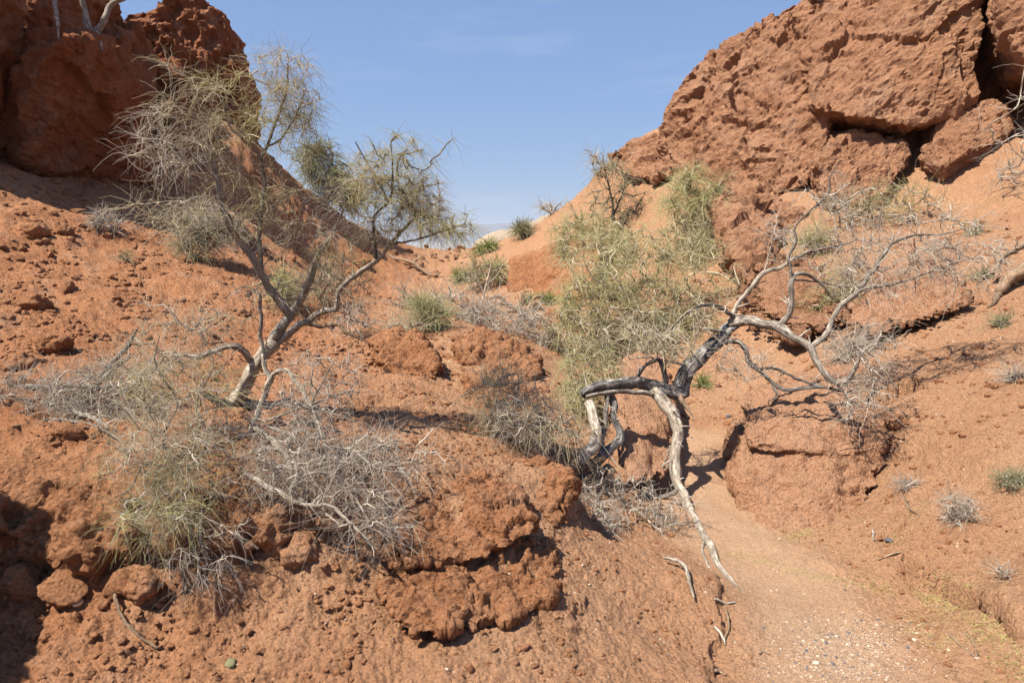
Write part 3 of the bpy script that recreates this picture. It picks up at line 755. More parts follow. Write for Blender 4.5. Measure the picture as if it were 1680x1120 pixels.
M['twig_dark'] = twigmat('dark_twigs', [(.16, .13, .09), (.26, .22, .15), (.11, .09, .065), (.34, .29, .21)])
M['shoot_green'] = twigmat('yellow_green_shoots', [(.36, .335, .155), (.27, .27, .11), (.45, .41, .22), (.21, .215, .09), (.39, .355, .17), (.49, .44, .28)])
M['shoot_olive'] = twigmat('olive_shoots', [(.39, .335, .165), (.29, .265, .115), (.48, .415, .25), (.22, .21, .09), (.41, .335, .145)])
M['shoot_fresh'] = twigmat('fresh_green_shoots', [(.16, .20, .06), (.22, .25, .085), (.12, .155, .05), (.30, .30, .13)])
M['shoot_dusty'] = twigmat('dusty_green_shoots', [(.24, .23, .13), (.18, .18, .09), (.33, .30, .20), (.15, .16, .075)])

def unit(a): return a / (np.linalg.norm(a, axis=-1, keepdims=True) + 1e-12)
def tubes(paths, rad, sides=3):
    """(N,K,3) centre lines with (N,K) radii -> vertices, quads"""
    N, K, _ = paths.shape
    tan = unit(np.gradient(paths, axis=1))
    ref = np.where(np.abs(tan[..., 2:3]) < .8, np.array([0., 0, 1]), np.array([1., 0, 0]))
    ref = np.repeat(ref[:, :1], K, 1)
    a = unit(np.cross(tan, ref)); b_ = np.cross(tan, a)
    an = np.arange(sides) * 2 * np.pi / sides
    v = paths[:, :, None, :] + rad[:, :, None, None] * (a[:, :, None] * np.cos(an)[:, None] + b_[:, :, None] * np.sin(an)[:, None])
    base = (np.arange(N) * K * sides)[:, None, None]
    k, s = np.meshgrid(np.arange(K - 1), np.arange(sides), indexing='ij'); s2 = (s + 1) % sides
    q = np.stack([k * sides + s, k * sides + s2, (k + 1) * sides + s2, (k + 1) * sides + s], -1).reshape(1, -1, 4)
    return v.reshape(-1, 3), (q + base).reshape(-1, 4)
def spline(pts, n):
    """Catmull-Rom through control rows (any width), n samples"""
    p = np.asarray(pts, float)
    p = np.vstack([2 * p[0] - p[1], p, 2 * p[-1] - p[-2]])
    m = len(p) - 3
    t = np.linspace(0, m - 1e-6, n); i = t.astype(int); f = (t - i)[:, None]
    a, b_, c, d_ = p[i], p[i + 1], p[i + 2], p[i + 3]
    return .5 * (2 * b_ + (c - a) * f + (2 * a - 5 * b_ + 4 * c - d_) * f ** 2 + (3 * b_ - a - 3 * c + d_) * f ** 3)
_seed = [1000]
def limb_mesh(ctrl, sides=9, knot=.22, wob=.6, fin=True):
    """ctrl rows: x, y, z, radius"""
    ctrl = np.asarray(ctrl, float); _seed[0] += 1; sd_ = _seed[0]
    L = np.linalg.norm(np.diff(ctrl[:, :3], axis=0), axis=1).sum(); rm = max(ctrl[:, 3].max(), .004)
    n = int(np.clip(L / (rm * .9), 8, 70))
    c = spline(ctrl, n); c[:, 3] = np.clip(c[:, 3], .0012, None)
    w = np.column_stack([fbm(c[:, :3] + k * 31, .8 / (rm * 5), 2, .5, sd_ + k) for k in range(3)])
    c[:, :3] += w * np.clip(c[:, 3:4], 0, rm) * wob * 2.0 * np.sin(np.linspace(0, np.pi, n))[:, None] ** .5
    pts_ = c[:, :3]; tan = unit(np.gradient(pts_, axis=0))
    a = np.zeros((n, 3)); u = np.array([.31, .77, .55]); u = unit(u - tan[0] * (u @ tan[0]))
    for k in range(n):
        u = unit(u - tan[k] * (u @ tan[k])); a[k] = u
    b_ = np.cross(tan, a)
    an = np.arange(sides) * 2 * np.pi / sides
    s = np.concatenate([[0], np.cumsum(np.linalg.norm(np.diff(pts_, axis=0), axis=1))])
    tw = s[:, None] * 4.0
    ridge = 1 + knot * (np.sin(an[None] * 3 + tw + sd_) * .55 + np.sin(an[None] * 5 - tw * 1.3 + sd_ * 2) * .35)
    dirs = a[:, None] * np.cos(an)[None, :, None] + b_[:, None] * np.sin(an)[None, :, None]
    rr_ = c[:, 3][:, None] * ridge
    v = pts_[:, None] + dirs * rr_[..., None]
    flat = v.reshape(-1, 3)
    nz = fbm(flat, .5 / rm, 3, .55, sd_ + 9).reshape(n, sides)
    v = v + dirs * (c[:, 3][:, None] * nz * knot * 2.0)[..., None]
    v = np.concatenate([v.reshape(-1, 3), pts_[:1] - tan[:1] * c[0, 3] * .3, pts_[-1:] + tan[-1:] * c[-1, 3] * 1.2])
    k, q = np.meshgrid(np.arange(n - 1), np.arange(sides), indexing='ij'); q2 = (q + 1) % sides
    f = np.stack([k * sides + q, k * sides + q2, (k + 1) * sides + q2, (k + 1) * sides + q], -1).reshape(-1, 4)
    i0, i1 = n * sides, n * sides + 1
    tri0 = [(i0, (j + 1) % sides, j, i0) for j in range(sides)]; base = (n - 1) * sides
    caps = []
    bm_v = v
    ba = np.concatenate([np.tile(an, n), [0, 0]]); bs = np.concatenate([np.repeat(s, sides), [0, L]])
    return bm_v, f, [(i0, (j + 1) % sides, j) for j in range(sides)] + [(i1, base + j, base + (j + 1) % sides) for j in range(sides)], ba, bs, pts_, c[:, 3]
def limb_obj(name, ctrl, mat, parent=None, org=np.zeros(3), **kw):
    v, f, caps, ba, bs, path, rad = limb_mesh(ctrl, **kw)
    me = bpy.data.meshes.new(name)
    me.from_pydata((v - org).tolist(), [], f.tolist() + [list(c) for c in caps])
    me.polygons.foreach_set("use_smooth", np.ones(len(me.polygons), dtype=bool))
    for nm, val in (("ba", np.sin(ba) * 1.0 + np.cos(ba * 2) * .5), ("bs", bs)):
        at_ = me.attributes.new(nm, 'FLOAT', 'POINT'); at_.data.foreach_set("value", val.astype(np.float32))
    me.update()
    o = obj(name, me, mat, parent)
    return o, path, rad

class Plant:
    """a thing made of traced limbs (parts) plus grown twigs and shoots (joined, too many to pick apart)"""
    def __init__(s, name, label, cat, base, seed, group=None):
        s.base = np.asarray(base, float); s.root = empty(name, s.base); tag(s.root, label, cat, group)
        s.rs = np.random.RandomState(seed); s.np_ = [s.base[None]]; s.nd = [np.array([[0, 0, 1.]])]
        s.tw = []; s.sh = []; s.limbs = []
    def limb(s, px, name="limb", mat='bark', Y=None, sides=9, nodes=True, clamp=.6, stubs=1.0, thin=.88, **kw):
        """px rows: pixel x, y, distance offset from the base (m), half thickness in pixels"""
        Y0 = s.base[1] if Y is None else Y
        c = []
        for a, b_, dy, hw in px:
            yy = Y0 + dy
            if clamp and 0 < a < 1680 and b_ > 0: yy = min(yy, G(a, b_)[1] - clamp * hw / 1120 * yy)
            hw *= thin; p = P(a, b_, yy); c.append([*p, hw / 1120 * np.linalg.norm(p - CAM)])
        par = s.root
        if name == "limb":          # a side branch belongs to the limb it springs from
            for lo, lp, lr in s.limbs:
                dd = np.linalg.norm(lp - np.array(c[0][:3]), axis=1); j = int(np.argmin(dd))
                if dd[j] < 2.5 * lr[j] + .01 and lo.name.startswith("limb"): par = lo; name = "branch"; break
        o, path, rad = limb_obj(name, c, M[mat], par, s.base, sides=sides, **kw)
        if par is s.root: s.limbs.append((o, path, rad))
        if stubs and rad.max() * 1120 / Y0 > 2.5:       # broken-off twig ends along the wood
            Lp = np.linalg.norm(np.diff(path, axis=0), axis=1).sum(); td = unit(np.gradient(path, axis=0))
            for _ in range(int(Lp / .09 * stubs)):
                j = s.rs.randint(1, len(path)); dn = unit(np.cross(td[j], s.rs.normal(size=3)) + td[j] * s.rs.uniform(.2, 1.2)); ln = s.rs.uniform(.02, .10) + rad[j]
                q = path[j] + np.linspace(0, 1, 7)[:, None] * dn * ln + s.rs.normal(size=(7, 3)) * .002
                s.tw.append((q, np.linspace(min(rad[j] * .4, .008), .0012, 7)))
        if nodes:
            s.np_.append(path[2:]); s.nd.append(unit(np.gradient(path, axis=0))[2:])
        return o
    def grow(s, targets, r0, r1, K=7, wob=.12, sag=0.0, keep_nodes=True, cost=0.0):
        T = np.asarray(targets, float)
        Pn = np.concatenate(s.np_); Dn = np.concatenate(s.nd)
        order = np.argsort(np.min(np.linalg.norm(T[:, None] - Pn[None, ::max(1, len(Pn) // 200)], axis=2), axis=1))
        tip_p, tip_d = [], []
        for t in T[order]:
            dv = t - Pn; ds = np.linalg.norm(dv, axis=1)
            al = (dv * Dn).sum(1) / (ds + 1e-9)
            i = int(np.argmin(ds * (1.35 - .35 * al)))
            p0, d0, L = Pn[i], Dn[i], ds[i]
            if L < 1e-4: continue
            m1 = p0 + d0 * L * .35 + s.rs.normal(size=3) * L * wob * .5
            m2 = p0 + (t - p0) * .68 + s.rs.normal(size=3) * L * wob + np.array([0, 0, L * (.08 - sag)])
            path = spline([p0, m1 * .55 + (p0 + (t - p0) * .33) * .45, m2, t], K)
            path[1:-1] += s.rs.normal(size=(K - 2, 3)) * L * wob * .16
            s.tw.append((path, np.linspace(r0, r1, K)))
            d = unit(np.gradient(path, axis=0))
            Pn = np.concatenate([Pn, path[2:]]); Dn = np.concatenate([Dn, d[2:]])
            tip_p.append(path[2:]); tip_d.append(d[2:])
        if tip_p:
            s.tp = np.concatenate(tip_p); s.td = np.concatenate(tip_d)
            if keep_nodes: s.np_ = [Pn]; s.nd = [Dn]
    def shoots(s, n, L, r, spread=.9, droop=.35, up=.15, curl=.5, from_all=False, K=5, var=.5, box=None):
        Pn, Dn = (np.concatenate(s.np_), np.concatenate(s.nd)) if from_all else (s.tp, s.td)
        i = s.rs.randint(len(Pn), size=n); p0 = Pn[i]; 
        d = unit(Dn[i] * .7 + s.rs.normal(size=(n, 3)) * spread + np.array([0, 0, up]))
        l = L * (1 - var * s.rs.rand(n))[:, None]
        side = unit(np.cross(d, s.rs.normal(size=(n, 3))))
        t = np.linspace(0, 1, K)[None, :, None]
        pth = p0[:, None] + l[:, None] * (d[:, None] * t + side[:, None] * curl * t ** 2 * s.rs.uniform(-1, 1, (n, 1, 1)) + np.array([0, 0, -1.]) * droop * t ** 2.2 * s.rs.uniform(.3, 1.3, (n, 1, 1)))
        pth[:, 1:] += s.rs.normal(size=(n, K - 1, 3)) * (l[:, None] * .03)
        rad = r * s.rs.uniform(.7, 1.25, (n, 1)) * np.linspace(1, .45, K)[None]
        s.sh.append((pth, rad)); s.lastp = pth
        return s
    def flush(s, mat_tw, mat_sh, name_tw="twigs", name_sh="shoots"):
        if s.tw:
            K = s.tw[0][0].shape[0]
            v, f = tubes(np.array([a for a, _ in s.tw]), np.array([b_ for _, b_ in s.tw]), 4)
            tag(obj(name_tw, mesh_np(name_tw, v - s.base, f), M[mat_tw], s.root), kind="stuff")
        if s.sh:
            mats = mat_sh if isinstance(mat_sh, (list, tuple)) else [mat_sh] * len(s.sh)
            done = {}
            for (a, b_), mm in zip(s.sh, mats): done.setdefault(mm, []).append((a, b_))
            for mm, lst in done.items():
                vs, fs, off = [], [], 0
                for a, b_ in lst:
                    v, f = tubes(a, b_, 3); vs.append(v - s.base); fs.append(f + off); off += len(v)
                tag(obj(name_sh, mesh_np(name_sh, np.concatenate(vs), np.concatenate(fs)), M[mm], s.root), kind="stuff")
        s.tw, s.sh = [], []
    def blob(s, n, cx, cy, rx, ry, Y, ry_depth=None, shell=.25, power=.5):
        """n points in an ellipsoid given by its pixel centre and half sizes, at distance Y"""
        c = P(cx, cy, Y); k = np.linalg.norm(c - CAM) / 1120
        q = unit(s.rs.normal(size=(n, 3))) * (shell + (1 - shell) * s.rs.rand(n) ** power)[:, None] * np.exp(.2 * s.rs.normal(size=(n, 1)))
        return c + q * np.array([rx * k, (ry_depth if ry_depth else (rx + ry) * .5 * k), ry * k])

def R(Y, px=.75): return px / 1120 * Y      # half thickness of a twig px pixels wide at distance Y

# ================= left tree
b0 = G(392, 664); b0[2] -= .03
t = Plant("saxaul_tree", "crooked grey saxaul tree on the left terrace with a sparse straw crown", "tree", b0, 11)
Y = b0[1]
t.limb([(372,692,.02,20),(382,668,0,14.5),(396,645,0,12),(412,612,.0,11.5),(432,582,.0,11),(450,562,.02,10.5)], "trunk", 'bark_pale', sides=16, clamp=0)
t.limb([(446,566,.02,9),(453,546,.02,9),(474,520,.03,8.5),(491,497,.05,6.5),(509,460,.08,6.5),(514,434,.1,5.5),(529,409,.12,4),(546,383,.14,3),(560,350,.16,1.8)], mat='bark_pale', sides=12)
t.limb([(452,564,.02,6),(480,543,0,6),(503,526,-.05,5.5),(529,511,-.08,5),(551,504,-.1,5),(557,480,-.1,4.5),(569,463,-.1,4.5),(586,446,-.08,4.5),(620,427,-.05,4.2),(637,403,0,3.5),(660,378,.05,3),(690,350,.1,2.2),(720,330,.15,1.4)], mat='bark_pale', sides=10)
t.limb([(617,428,-.05,3),(615,395,-.08,2.8),(613,356,-.1,2.6),(636,333,-.1,2.4),(643,314,-.1,2.2),(644,271,-.12,1.5),(642,245,-.12,.9)], mat='bark_dark', sides=7)
t.limb([(638,335,-.1,2),(622,300,-.05,1.8),(603,268,0,1.5),(583,233,.02,1)], mat='bark_dark', sides=6)
t.limb([(640,400,0,2.4),(672,395,-.1,2),(710,385,-.15,1.7),(745,372,-.2,1.2),(765,372,-.2,.8)], mat='bark_dark', sides=6)
t.limb([(503,530,-.05,4.5),(530,534,-.1,4),(552,531,-.15,3.5),(568,545,-.2,2.5),(600,560,-.2,1.2)], mat='bark_brown', sides=8)
t.limb([(474,514,.03,7.5),(456,496,.0,7),(441,474,-.05,7),(428,445,-.1,6.5),(412,418,-.12,6),(398,402,-.15,4.8),(376,372,-.2,4),(362,330,-.2,4),(356,292,-.2,4.2),(345,245,-.2,3.2),(338,212,-.2,2),(345,180,-.2,1.2)], mat='bark_pale', sides=11)
t.limb([(430,450,-.1,3.2),(426,400,-.05,3.4),(427,360,-.02,3.6),(433,300,.0,3.6),(429,260,.0,3.2),(440,238,.02,2.6),(455,192,.05,2.2),(470,150,.08,1.8),(472,105,.1,1)], mat='bark', sides=8)
t.limb([(429,262,0,2.6),(412,240,-.05,2.4),(392,222,-.1,2),(375,205,-.12,1.5),(365,160,-.15,1)], mat='bark_pale', sides=7)
t.limb([(440,240,.02,2),(460,228,.05,1.8),(485,190,.1,1.4),(500,150,.12,.9)], mat='bark', sides=6)
t.limb([(358,300,-.2,2.5),(332,270,-.25,2.2),(300,246,-.3,1.8),(262,230,-.35,1.4),(215,226,-.4,.8)], mat='bark_pale', sides=6)
t.limb([(396,400,-.15,2.4),(370,345,-.3,2),(335,338,-.35,1.6),(290,330,-.4,1.2),(235,335,-.4,.8)], mat='bark', sides=6)
t.limb([(412,594,0,5.5),(398,574,-.05,5.5),(374,567,-.1,5.5),(352,578,-.12,5),(329,584,-.14,4.5),(302,582,-.15,3.5),(270,585,-.15,2.2)], mat='bark_pale', sides=10)
t.limb([(409,712,-.35,5),(424,673,-.3,5),(441,629,-.22,5.2),(434,599,-.16,4),(429,558,-.12,3.6),(428,514,-.1,3.2),(426,486,-.1,3),(414,474,-.1,2.2)], "trunk", 'bark_pale', sides=10)
t.limb([(441,628,-.22,4),(451,612,-.25,4),(468,606,-.3,3.8),(485,622,-.35,3.6),(502,652,-.4,3.6),(515,685,-.42,3),(527,718,-.45,2)], mat='bark_pale', sides=9)
t.limb([(398,660,.0,9),(425,668,.05,8),(455,662,.1,5),(480,650,.15,3)], "root", 'bark_dark', sides=9)
t.limb([(380,668,-.02,9),(350,655,-.05,6),(325,642,-.1,3.5)], "root", 'bark_dark', sides=9)
crown = [(465,135,44,58,.05,48),(390,170,52,62,-.12,34),(318,180,52,46,-.25,22),(262,235,46,50,-.35,26),(480,205,38,55,.1,36),(345,255,45,35,-.2,12),
         (300,345,70,32,-.38,22),(405,330,55,45,-.1,18),(480,360,50,55,.1,20),(545,360,50,55,.1,20),(560,420,45,40,.05,14),(520,455,40,40,.05,10)]
crownR = [(650,290,66,58,-.05,84),(700,335,50,42,.05,50),(732,370,40,22,-.1,32),(625,360,50,40,-.05,26),(605,290,30,40,0,20)]
for i_, (cx, cy, rx, ry, dy, n) in enumerate(crown): 
    t.grow(t.blob(n, cx, cy, rx * 1.2, ry * 1.15, Y + dy), R(Y, 1.0), R(Y, .36), wob=.18, sag=.02)
    t.shoots(n * 13, .16, R(Y, .30), droop=.35, up=.2, curl=.7, spread=1.1)
nA = len(t.sh)
t.flush('twig_straw', [('twig_straw', 'shoot_olive', 'twig_straw', 'twig_grey', 'shoot_olive', 'twig_straw')[k % 6] for k in range(nA)])
for (cx, cy, rx, ry, dy, n) in crownR:
    t.grow(t.blob(n, cx, cy, rx * 1.1, ry * 1.1, Y + dy), R(Y, 1.3), R(Y, .5), wob=.16)
    t.shoots(n * 16, .125, R(Y, .31), droop=.45, up=.1, curl=.6, spread=1.0)
t.grow(t.blob(26, 560, 470, 60, 50, Y), R(Y, 1.2), R(Y, .5)); t.shoots(150, .16, R(Y, .5), droop=.3)
t.grow(t.blob(16, 430, 480, 50, 50, Y - .1), R(Y, 1.2), R(Y, .5)); t.shoots(120, .14, R(Y, .5), droop=.3)
t.flush('twig_dark', ['shoot_olive', 'twig_straw', 'shoot_olive', 'twig_dark', 'twig_straw', 'twig_dark', 'twig_grey'])

# ================= right tree
b1 = G(962, 800); Y = b1[1]
t = Plant("saxaul_tree", "twisted dark-barked saxaul tree lying across the gully on a hanging pale root", "tree", b1, 12)
YL = Y + .55
def L(rows, **k): return t.limb([(a, b_, c, h * (.86 if k.get('name') in ('trunk', 'root') else .8)) for a, b_, c, h in rows], Y=YL, **k)
L([(955,645,-.1,10),(980,632,-.05,12),(1023,627,0,12),(1066,629,.05,12),(1097,637,.08,14),(1113,642,.1,17),(1120,630,.12,16),(1130,609,.15,15),(1151,588,.2,15),(1177,563,.3,15),(1192,540,.35,13),(1209,530,.35,11)], name="trunk", mat='bark_dark', sides=18, knot=.22)
L([(962,650,-.14,4),(1003,642,-.06,5),(1040,642,-.02,5),(1072,645,.02,6)], name="trunk", mat='bark', sides=9)
L([(997,632,0,8),(1006,663,-.05,8),(1003,682,-.1,8),(1013,703,-.15,8.5),(1016,720,-.2,9),(1001,735,-.28,9),(990,747,-.35,9),(972,765,-.45,11)], name="trunk", mat='bark_dark', sides=12)
L([(996,636,-.05,5),(994,674,-.12,5),(989,723,-.25,5),(985,745,-.35,6)], name="trunk", mat='bark', sides=9)
L([(966,660,-.15,9),(976,697,-.3,11),(970,730,-.4,13),(955,755,-.5,12)], name="trunk", mat='bark_pale', sides=12)
for c_ in ([(1002,765,-.35,10),(985,780,-.4,14),(965,790,-.5,15),(950,805,-.55,8)], [(960,735,-.42,8),(945,760,-.5,10),(932,785,-.55,9),(925,800,-.55,5)],
           [(975,775,-.42,10),(972,805,-.5,9),(985,832,-.55,5),(998,850,-.6,3)], [(990,750,-.4,7),(955,765,-.5,9),(915,778,-.6,6),(890,790,-.6,3)], [(1005,770,-.38,8),(990,790,-.45,8),(960,800,-.5,6)]):
    L(c_, name="root", mat='bark_brown', sides=12, knot=.3)
L([(1072,638,.05,13),(1086,657,.02,13),(1102,678,-.02,13),(1106,700,-.06,11),(1104,727,-.1,11),(1109,754,-.16,10.5),(1116,785,-.24,10),(1125,808,-.32,9),(1133,836,-.42,8),(1156,882,-.62,7),(1179,929,-.85,5.5),(1200,953,-.98,3.5),(1219,970,-1.06,1.5)], name="root", mat='bark_pale', sides=14)
L([(1118,798,-.28,4),(1090,813,-.3,4.2),(1056,813,-.3,4),(1021,821,-.3,3.2),(990,806,-.35,2.4)], name="root", mat='bark_pale', sides=8)
L([(1156,884,-.6,3),(1153,904,-.68,3),(1160,922,-.76,3),(1168,938,-.84,2)], name="root", mat='bark_pale', sides=7)
L([(1100,730,-.1,2),(1085,770,-.15,2.2),(1066,800,-.22,2),(1048,830,-.3,1.5)], name="root", mat='bark_pale', sides=6)
L([(1098,760,-.15,2.6),(1080,790,-.2,2.4),(1062,818,-.3,2),(1040,850,-.42,1.2)], name="root", mat='bark', sides=6)
L([(1113,645,.08,7),(1122,662,0,5),(1137,683,-.08,1.5)], mat='bark_brown', sides=8)
L([(1046,617,.02,4.5),(1057,600,.02,4.2),(1069,593,.02,4.5),(1083,591,.04,5),(1089,612,.05,6),(1092,632,.06,7)], mat='bark_dark', sides=9)
L([(1196,530,.35,9),(1209,530,.33,10.5),(1229,524,.3,10.5),(1257,530,.25,10),(1280,536,.2,10),(1303,553,.12,8.5),(1329,571,.05,8),(1343,596,-.02,7),(1357,616,-.08,7),(1371,625,-.12,6.5),(1389,624,-.15,5.5),(1403,604,-.18,4),(1411,584,-.2,3),(1420,572,-.2,1.5)], mat='bark', sides=13)
L([(1200,524,.33,5.5),(1214,493,.38,5),(1231,473,.42,4.5),(1254,447,.48,4.8),(1280,439,.5,4.5),(1303,424,.52,4),(1331,413,.55,3.5),(1366,405,.6,2.5),(1400,396,.6,1.2)], mat='bark_pale', sides=9)
L([(1254,447,.48,2.5),(1260,424,.5,2),(1266,400,.5,1.4),(1271,379,.5,.9)], mat='bark_pale', sides=6)
L([(1278,534,.2,6.5),(1294,514,.2,6.5),(1297,490,.2,6),(1299,459,.22,5.2),(1314,447,.25,4.5),(1331,453,.25,4),(1348,466,.25,2.8),(1366,490,.25,1.6)], mat='bark', sides=10)
L([(1299,460,.22,3.4),(1297,437,.22,3.2),(1294,420,.24,3),(1306,396,.28,2.8),(1304,372,.3,2.2),(1330,345,.3,1.8),(1358,318,.35,2.2),(1362,290,.35,1.3),(1378,262,.35,.9)], mat='bark', sides=8)
L([(1328,572,.05,5.5),(1357,547,.05,5.2),(1374,507,.1,5.2),(1403,484,.15,5),(1426,450,.2,4.5),(1454,413,.28,4),(1469,396,.3,3),(1505,386,.35,2.2),(1548,384,.4,1.5),(1590,372,.45,.9)], mat='bark', sides=10)
L([(1409,477,.15,3.5),(1434,470,.15,3.4),(1463,467,.15,3.2),(1490,458,.15,2.4),(1530,445,.15,1.5),(1570,430,.15,.9)], mat='bark', sides=8)
L([(1300,459,.22,2),(1345,462,.3,2.2),(1390,470,.35,2),(1420,455,.4,1.2)], mat='bark', sides=6)
L([(1183,562,.3,6),(1209,559,.25,5.5),(1223,576,.2,5.5),(1231,596,.18,5.2),(1246,607,.15,4.5),(1266,627,.1,4),(1290,640,.05,4),(1320,636,0,3.5),(1353,636,-.05,3),(1385,642,-.08,2)], mat='bark_dark', sides=9)
L([(1243,605,.15,3.2),(1271,604,.1,2.8),(1309,621,.05,2.6),(1343,633,0,2.4),(1370,640,-.04,1.4)], mat='bark_dark', sides=7)
L([(1266,627,.1,2.4),(1274,648,.06,2.2),(1262,658,.05,1.2)], mat='bark_dark', sides=6)
L([(1203,520,.33,4.5),(1189,509,.3,4.4),(1166,500,.25,4),(1146,503,.2,3),(1120,520,.15,2),(1100,540,.1,1)], mat='bark_dark', sides=8)
L([(1180,545,.3,3),(1160,540,.2,2.8),(1146,542,.15,2.4),(1140,560,.1,1.6),(1138,575,.1,1)], mat='bark', sides=6)
L([(1411,586,-.2,2),(1425,602,-.25,1.8),(1448,620,-.3,1.5),(1455,632,-.3,.9)], mat='bark_pale', sides=6)
L([(1380,628,-.12,2.5),(1392,655,-.18,2.2),(1396,675,-.22,1.8),(1385,690,-.25,1.2),(1360,690,-.25,.8)], mat='bark', sides=6)
L([(1130,600,.15,2.4),(1098,592,.1,2.4),(1062,586,0,2.2),(1035,588,-.05,1.5)], mat='bark_pale', sides=6)
for (cx, cy, rx, ry, dy, n) in [(1110,560,60,40,.1,26),(1160,520,40,30,.2,12),(1060,560,50,40,0,18)]:
    t.grow(t.blob(n, cx, cy, rx, ry, YL + dy), R(YL, 1.4), R(YL, .5), wob=.2); t.shoots(n * 6, .2, R(YL, .55), droop=.25, curl=.6)
for (cx, cy, rx, ry, dy, n) in [(1400,650,40,45,-.2,30),(1430,570,50,40,-.1,30),(1350,330,60,50,.4,20),(1490,395,100,50,.4,70),(1560,425,80,55,.3,56),(1400,420,70,40,.4,32),(1450,460,60,40,.2,26),(1380,450,45,40,.3,20),(1270,400,40,40,.45,14),(1240,600,40,30,.15,14),(1200,590,30,30,.2,14),(1450,630,40,30,-.25,12)]:
    t.grow(t.blob(n, cx, cy, rx, ry, YL + dy), R(YL, 1.3), R(YL, .55), wob=.2); t.shoots(n * 6, .22, R(YL, .4), droop=.2, curl=.6, spread=1.0)
k_ = len(t.sh)
t.flush('twig_grey', ['twig_straw'] * 3 + ['twig_grey'] * (k_ - 3))

# ================= shrubs
def shrub(name, label, base, blobs, seed, cat="shrub", mats=('twig_straw', 'shoot_olive'), stem=3, L_=.2, per=10, droop=.3, up=.25, curl=.6, px=.48, spread=.8, wob=.15, group=None, limbs=(), lm='bark', dYs=0.0, sag=0.0, K=4, fresh=None):
    b_ = G(*base) if len(base) == 2 else P(*base)
    b_ = b_ + np.array([0, dYs, 0])
    s = Plant(name, label, cat, b_ - np.array([0, 0, .02]), seed, group)
    for l_ in limbs: s.limb(l_, "stem", lm, sides=7)
    for i, (cx, cy, rx, ry, dy, n) in enumerate(blobs):
        s.grow(s.blob(n, cx, cy, rx, ry, b_[1] + dy), R(b_[1], stem * .5), R(b_[1], .5), wob=wob, sag=sag)
        s.shoots(int(n * per), L_, R(b_[1], px), droop=droop, up=up, curl=curl, spread=spread, K=K)
        if fresh: s.shoots(int(n * per * fresh[1]), L_ * .8, R(b_[1], px), droop=droop, up=up, curl=curl, spread=spread, K=K)
    ml = []
    for i in range(len(blobs)):
        ml.append(mats[1 + i % (len(mats) - 1)])
        if fresh: ml.append(fresh[0])
    s.flush(mats[0], ml)
    return s
# front left shrub and its dead neighbours
shrub("shrub", "yellow-green bristly shrub in front of the left tree, spilling over the bank", (300,770), [(295,560,75,60,.25,44),(285,640,95,60,.1,50),(275,720,95,55,-.1,56),(270,800,80,50,-.25,56),(255,855,60,30,-.35,20)], 21,
      mats=('twig_grey', 'twig_straw', 'shoot_olive', 'twig_straw', 'shoot_olive', 'shoot_green'), stem=2.6, L_=.16, per=9, droop=.25, up=.2, curl=1.0, px=.33, spread=1.1,
      limbs=[[(300,775,0,2.4),(268,720,.02,2),(290,660,.06,1.6),(255,600,.1,1.2),(262,550,.12,.7)],[(305,775,0,2.2),(340,722,.03,1.8),(322,660,.08,1.5),(350,600,.1,1.1),(330,545,.14,.7)],[(296,778,0,2.4),(240,760,-.08,2),(215,800,-.15,1.5),(190,815,-.2,.8)],[(300,780,0,2),(282,820,-.14,1.8),(250,850,-.2,1.2)]], lm='bark_pale', fresh=('twig_grey', .5))
shrub("dead_brush", "sprawling dead grey brush on the terrace right of the left tree", (420,712), [(505,660,50,45,-.2,34),(545,620,60,50,0,34),(480,735,80,40,-.35,80),(570,755,100,40,-.3,84),(640,745,90,35,-.1,60),(610,850,60,45,-.55,44),(530,800,80,28,-.5,52),(440,775,60,30,-.45,40),(390,700,50,35,-.1,30)], 22,
      cat="dead shrub", mats=('twig_grey', 'twig_grey'), stem=3.0, L_=.17, per=6, droop=.2, up=.0, curl=.8, px=.33, spread=1.0, wob=.22,
      limbs=[[(403,777,-.45,4),(426,789,-.48,5),(451,803,-.52,5),(477,820,-.56,4.6),(510,828,-.58,4),(540,830,-.58,3.8),(566,849,-.62,3.6),(597,880,-.68,3),(617,902,-.7,1.6)],
             [(418,702,-.1,5),(451,726,-.2,5),(470,750,-.3,4),(482,797,-.45,2)],[(440,700,-.15,3.2),(480,715,-.22,3.2),(505,742,-.3,2.6),(560,750,-.3,2.2),(594,754,-.3,2.4),(625,775,-.3,1.2)],
             [(509,663,-.2,2.2),(545,650,-.15,1.8),(580,640,-.1,1)],[(509,663,-.2,2.2),(530,625,-.1,1.6),(545,598,0,.9)],[(437,691,-.15,2.4),(475,675,-.18,2),(509,663,-.2,2)],[(509,663,-.2,2.6),(522,695,-.3,2.4),(530,722,-.35,1.4)]], lm='bark_pale')
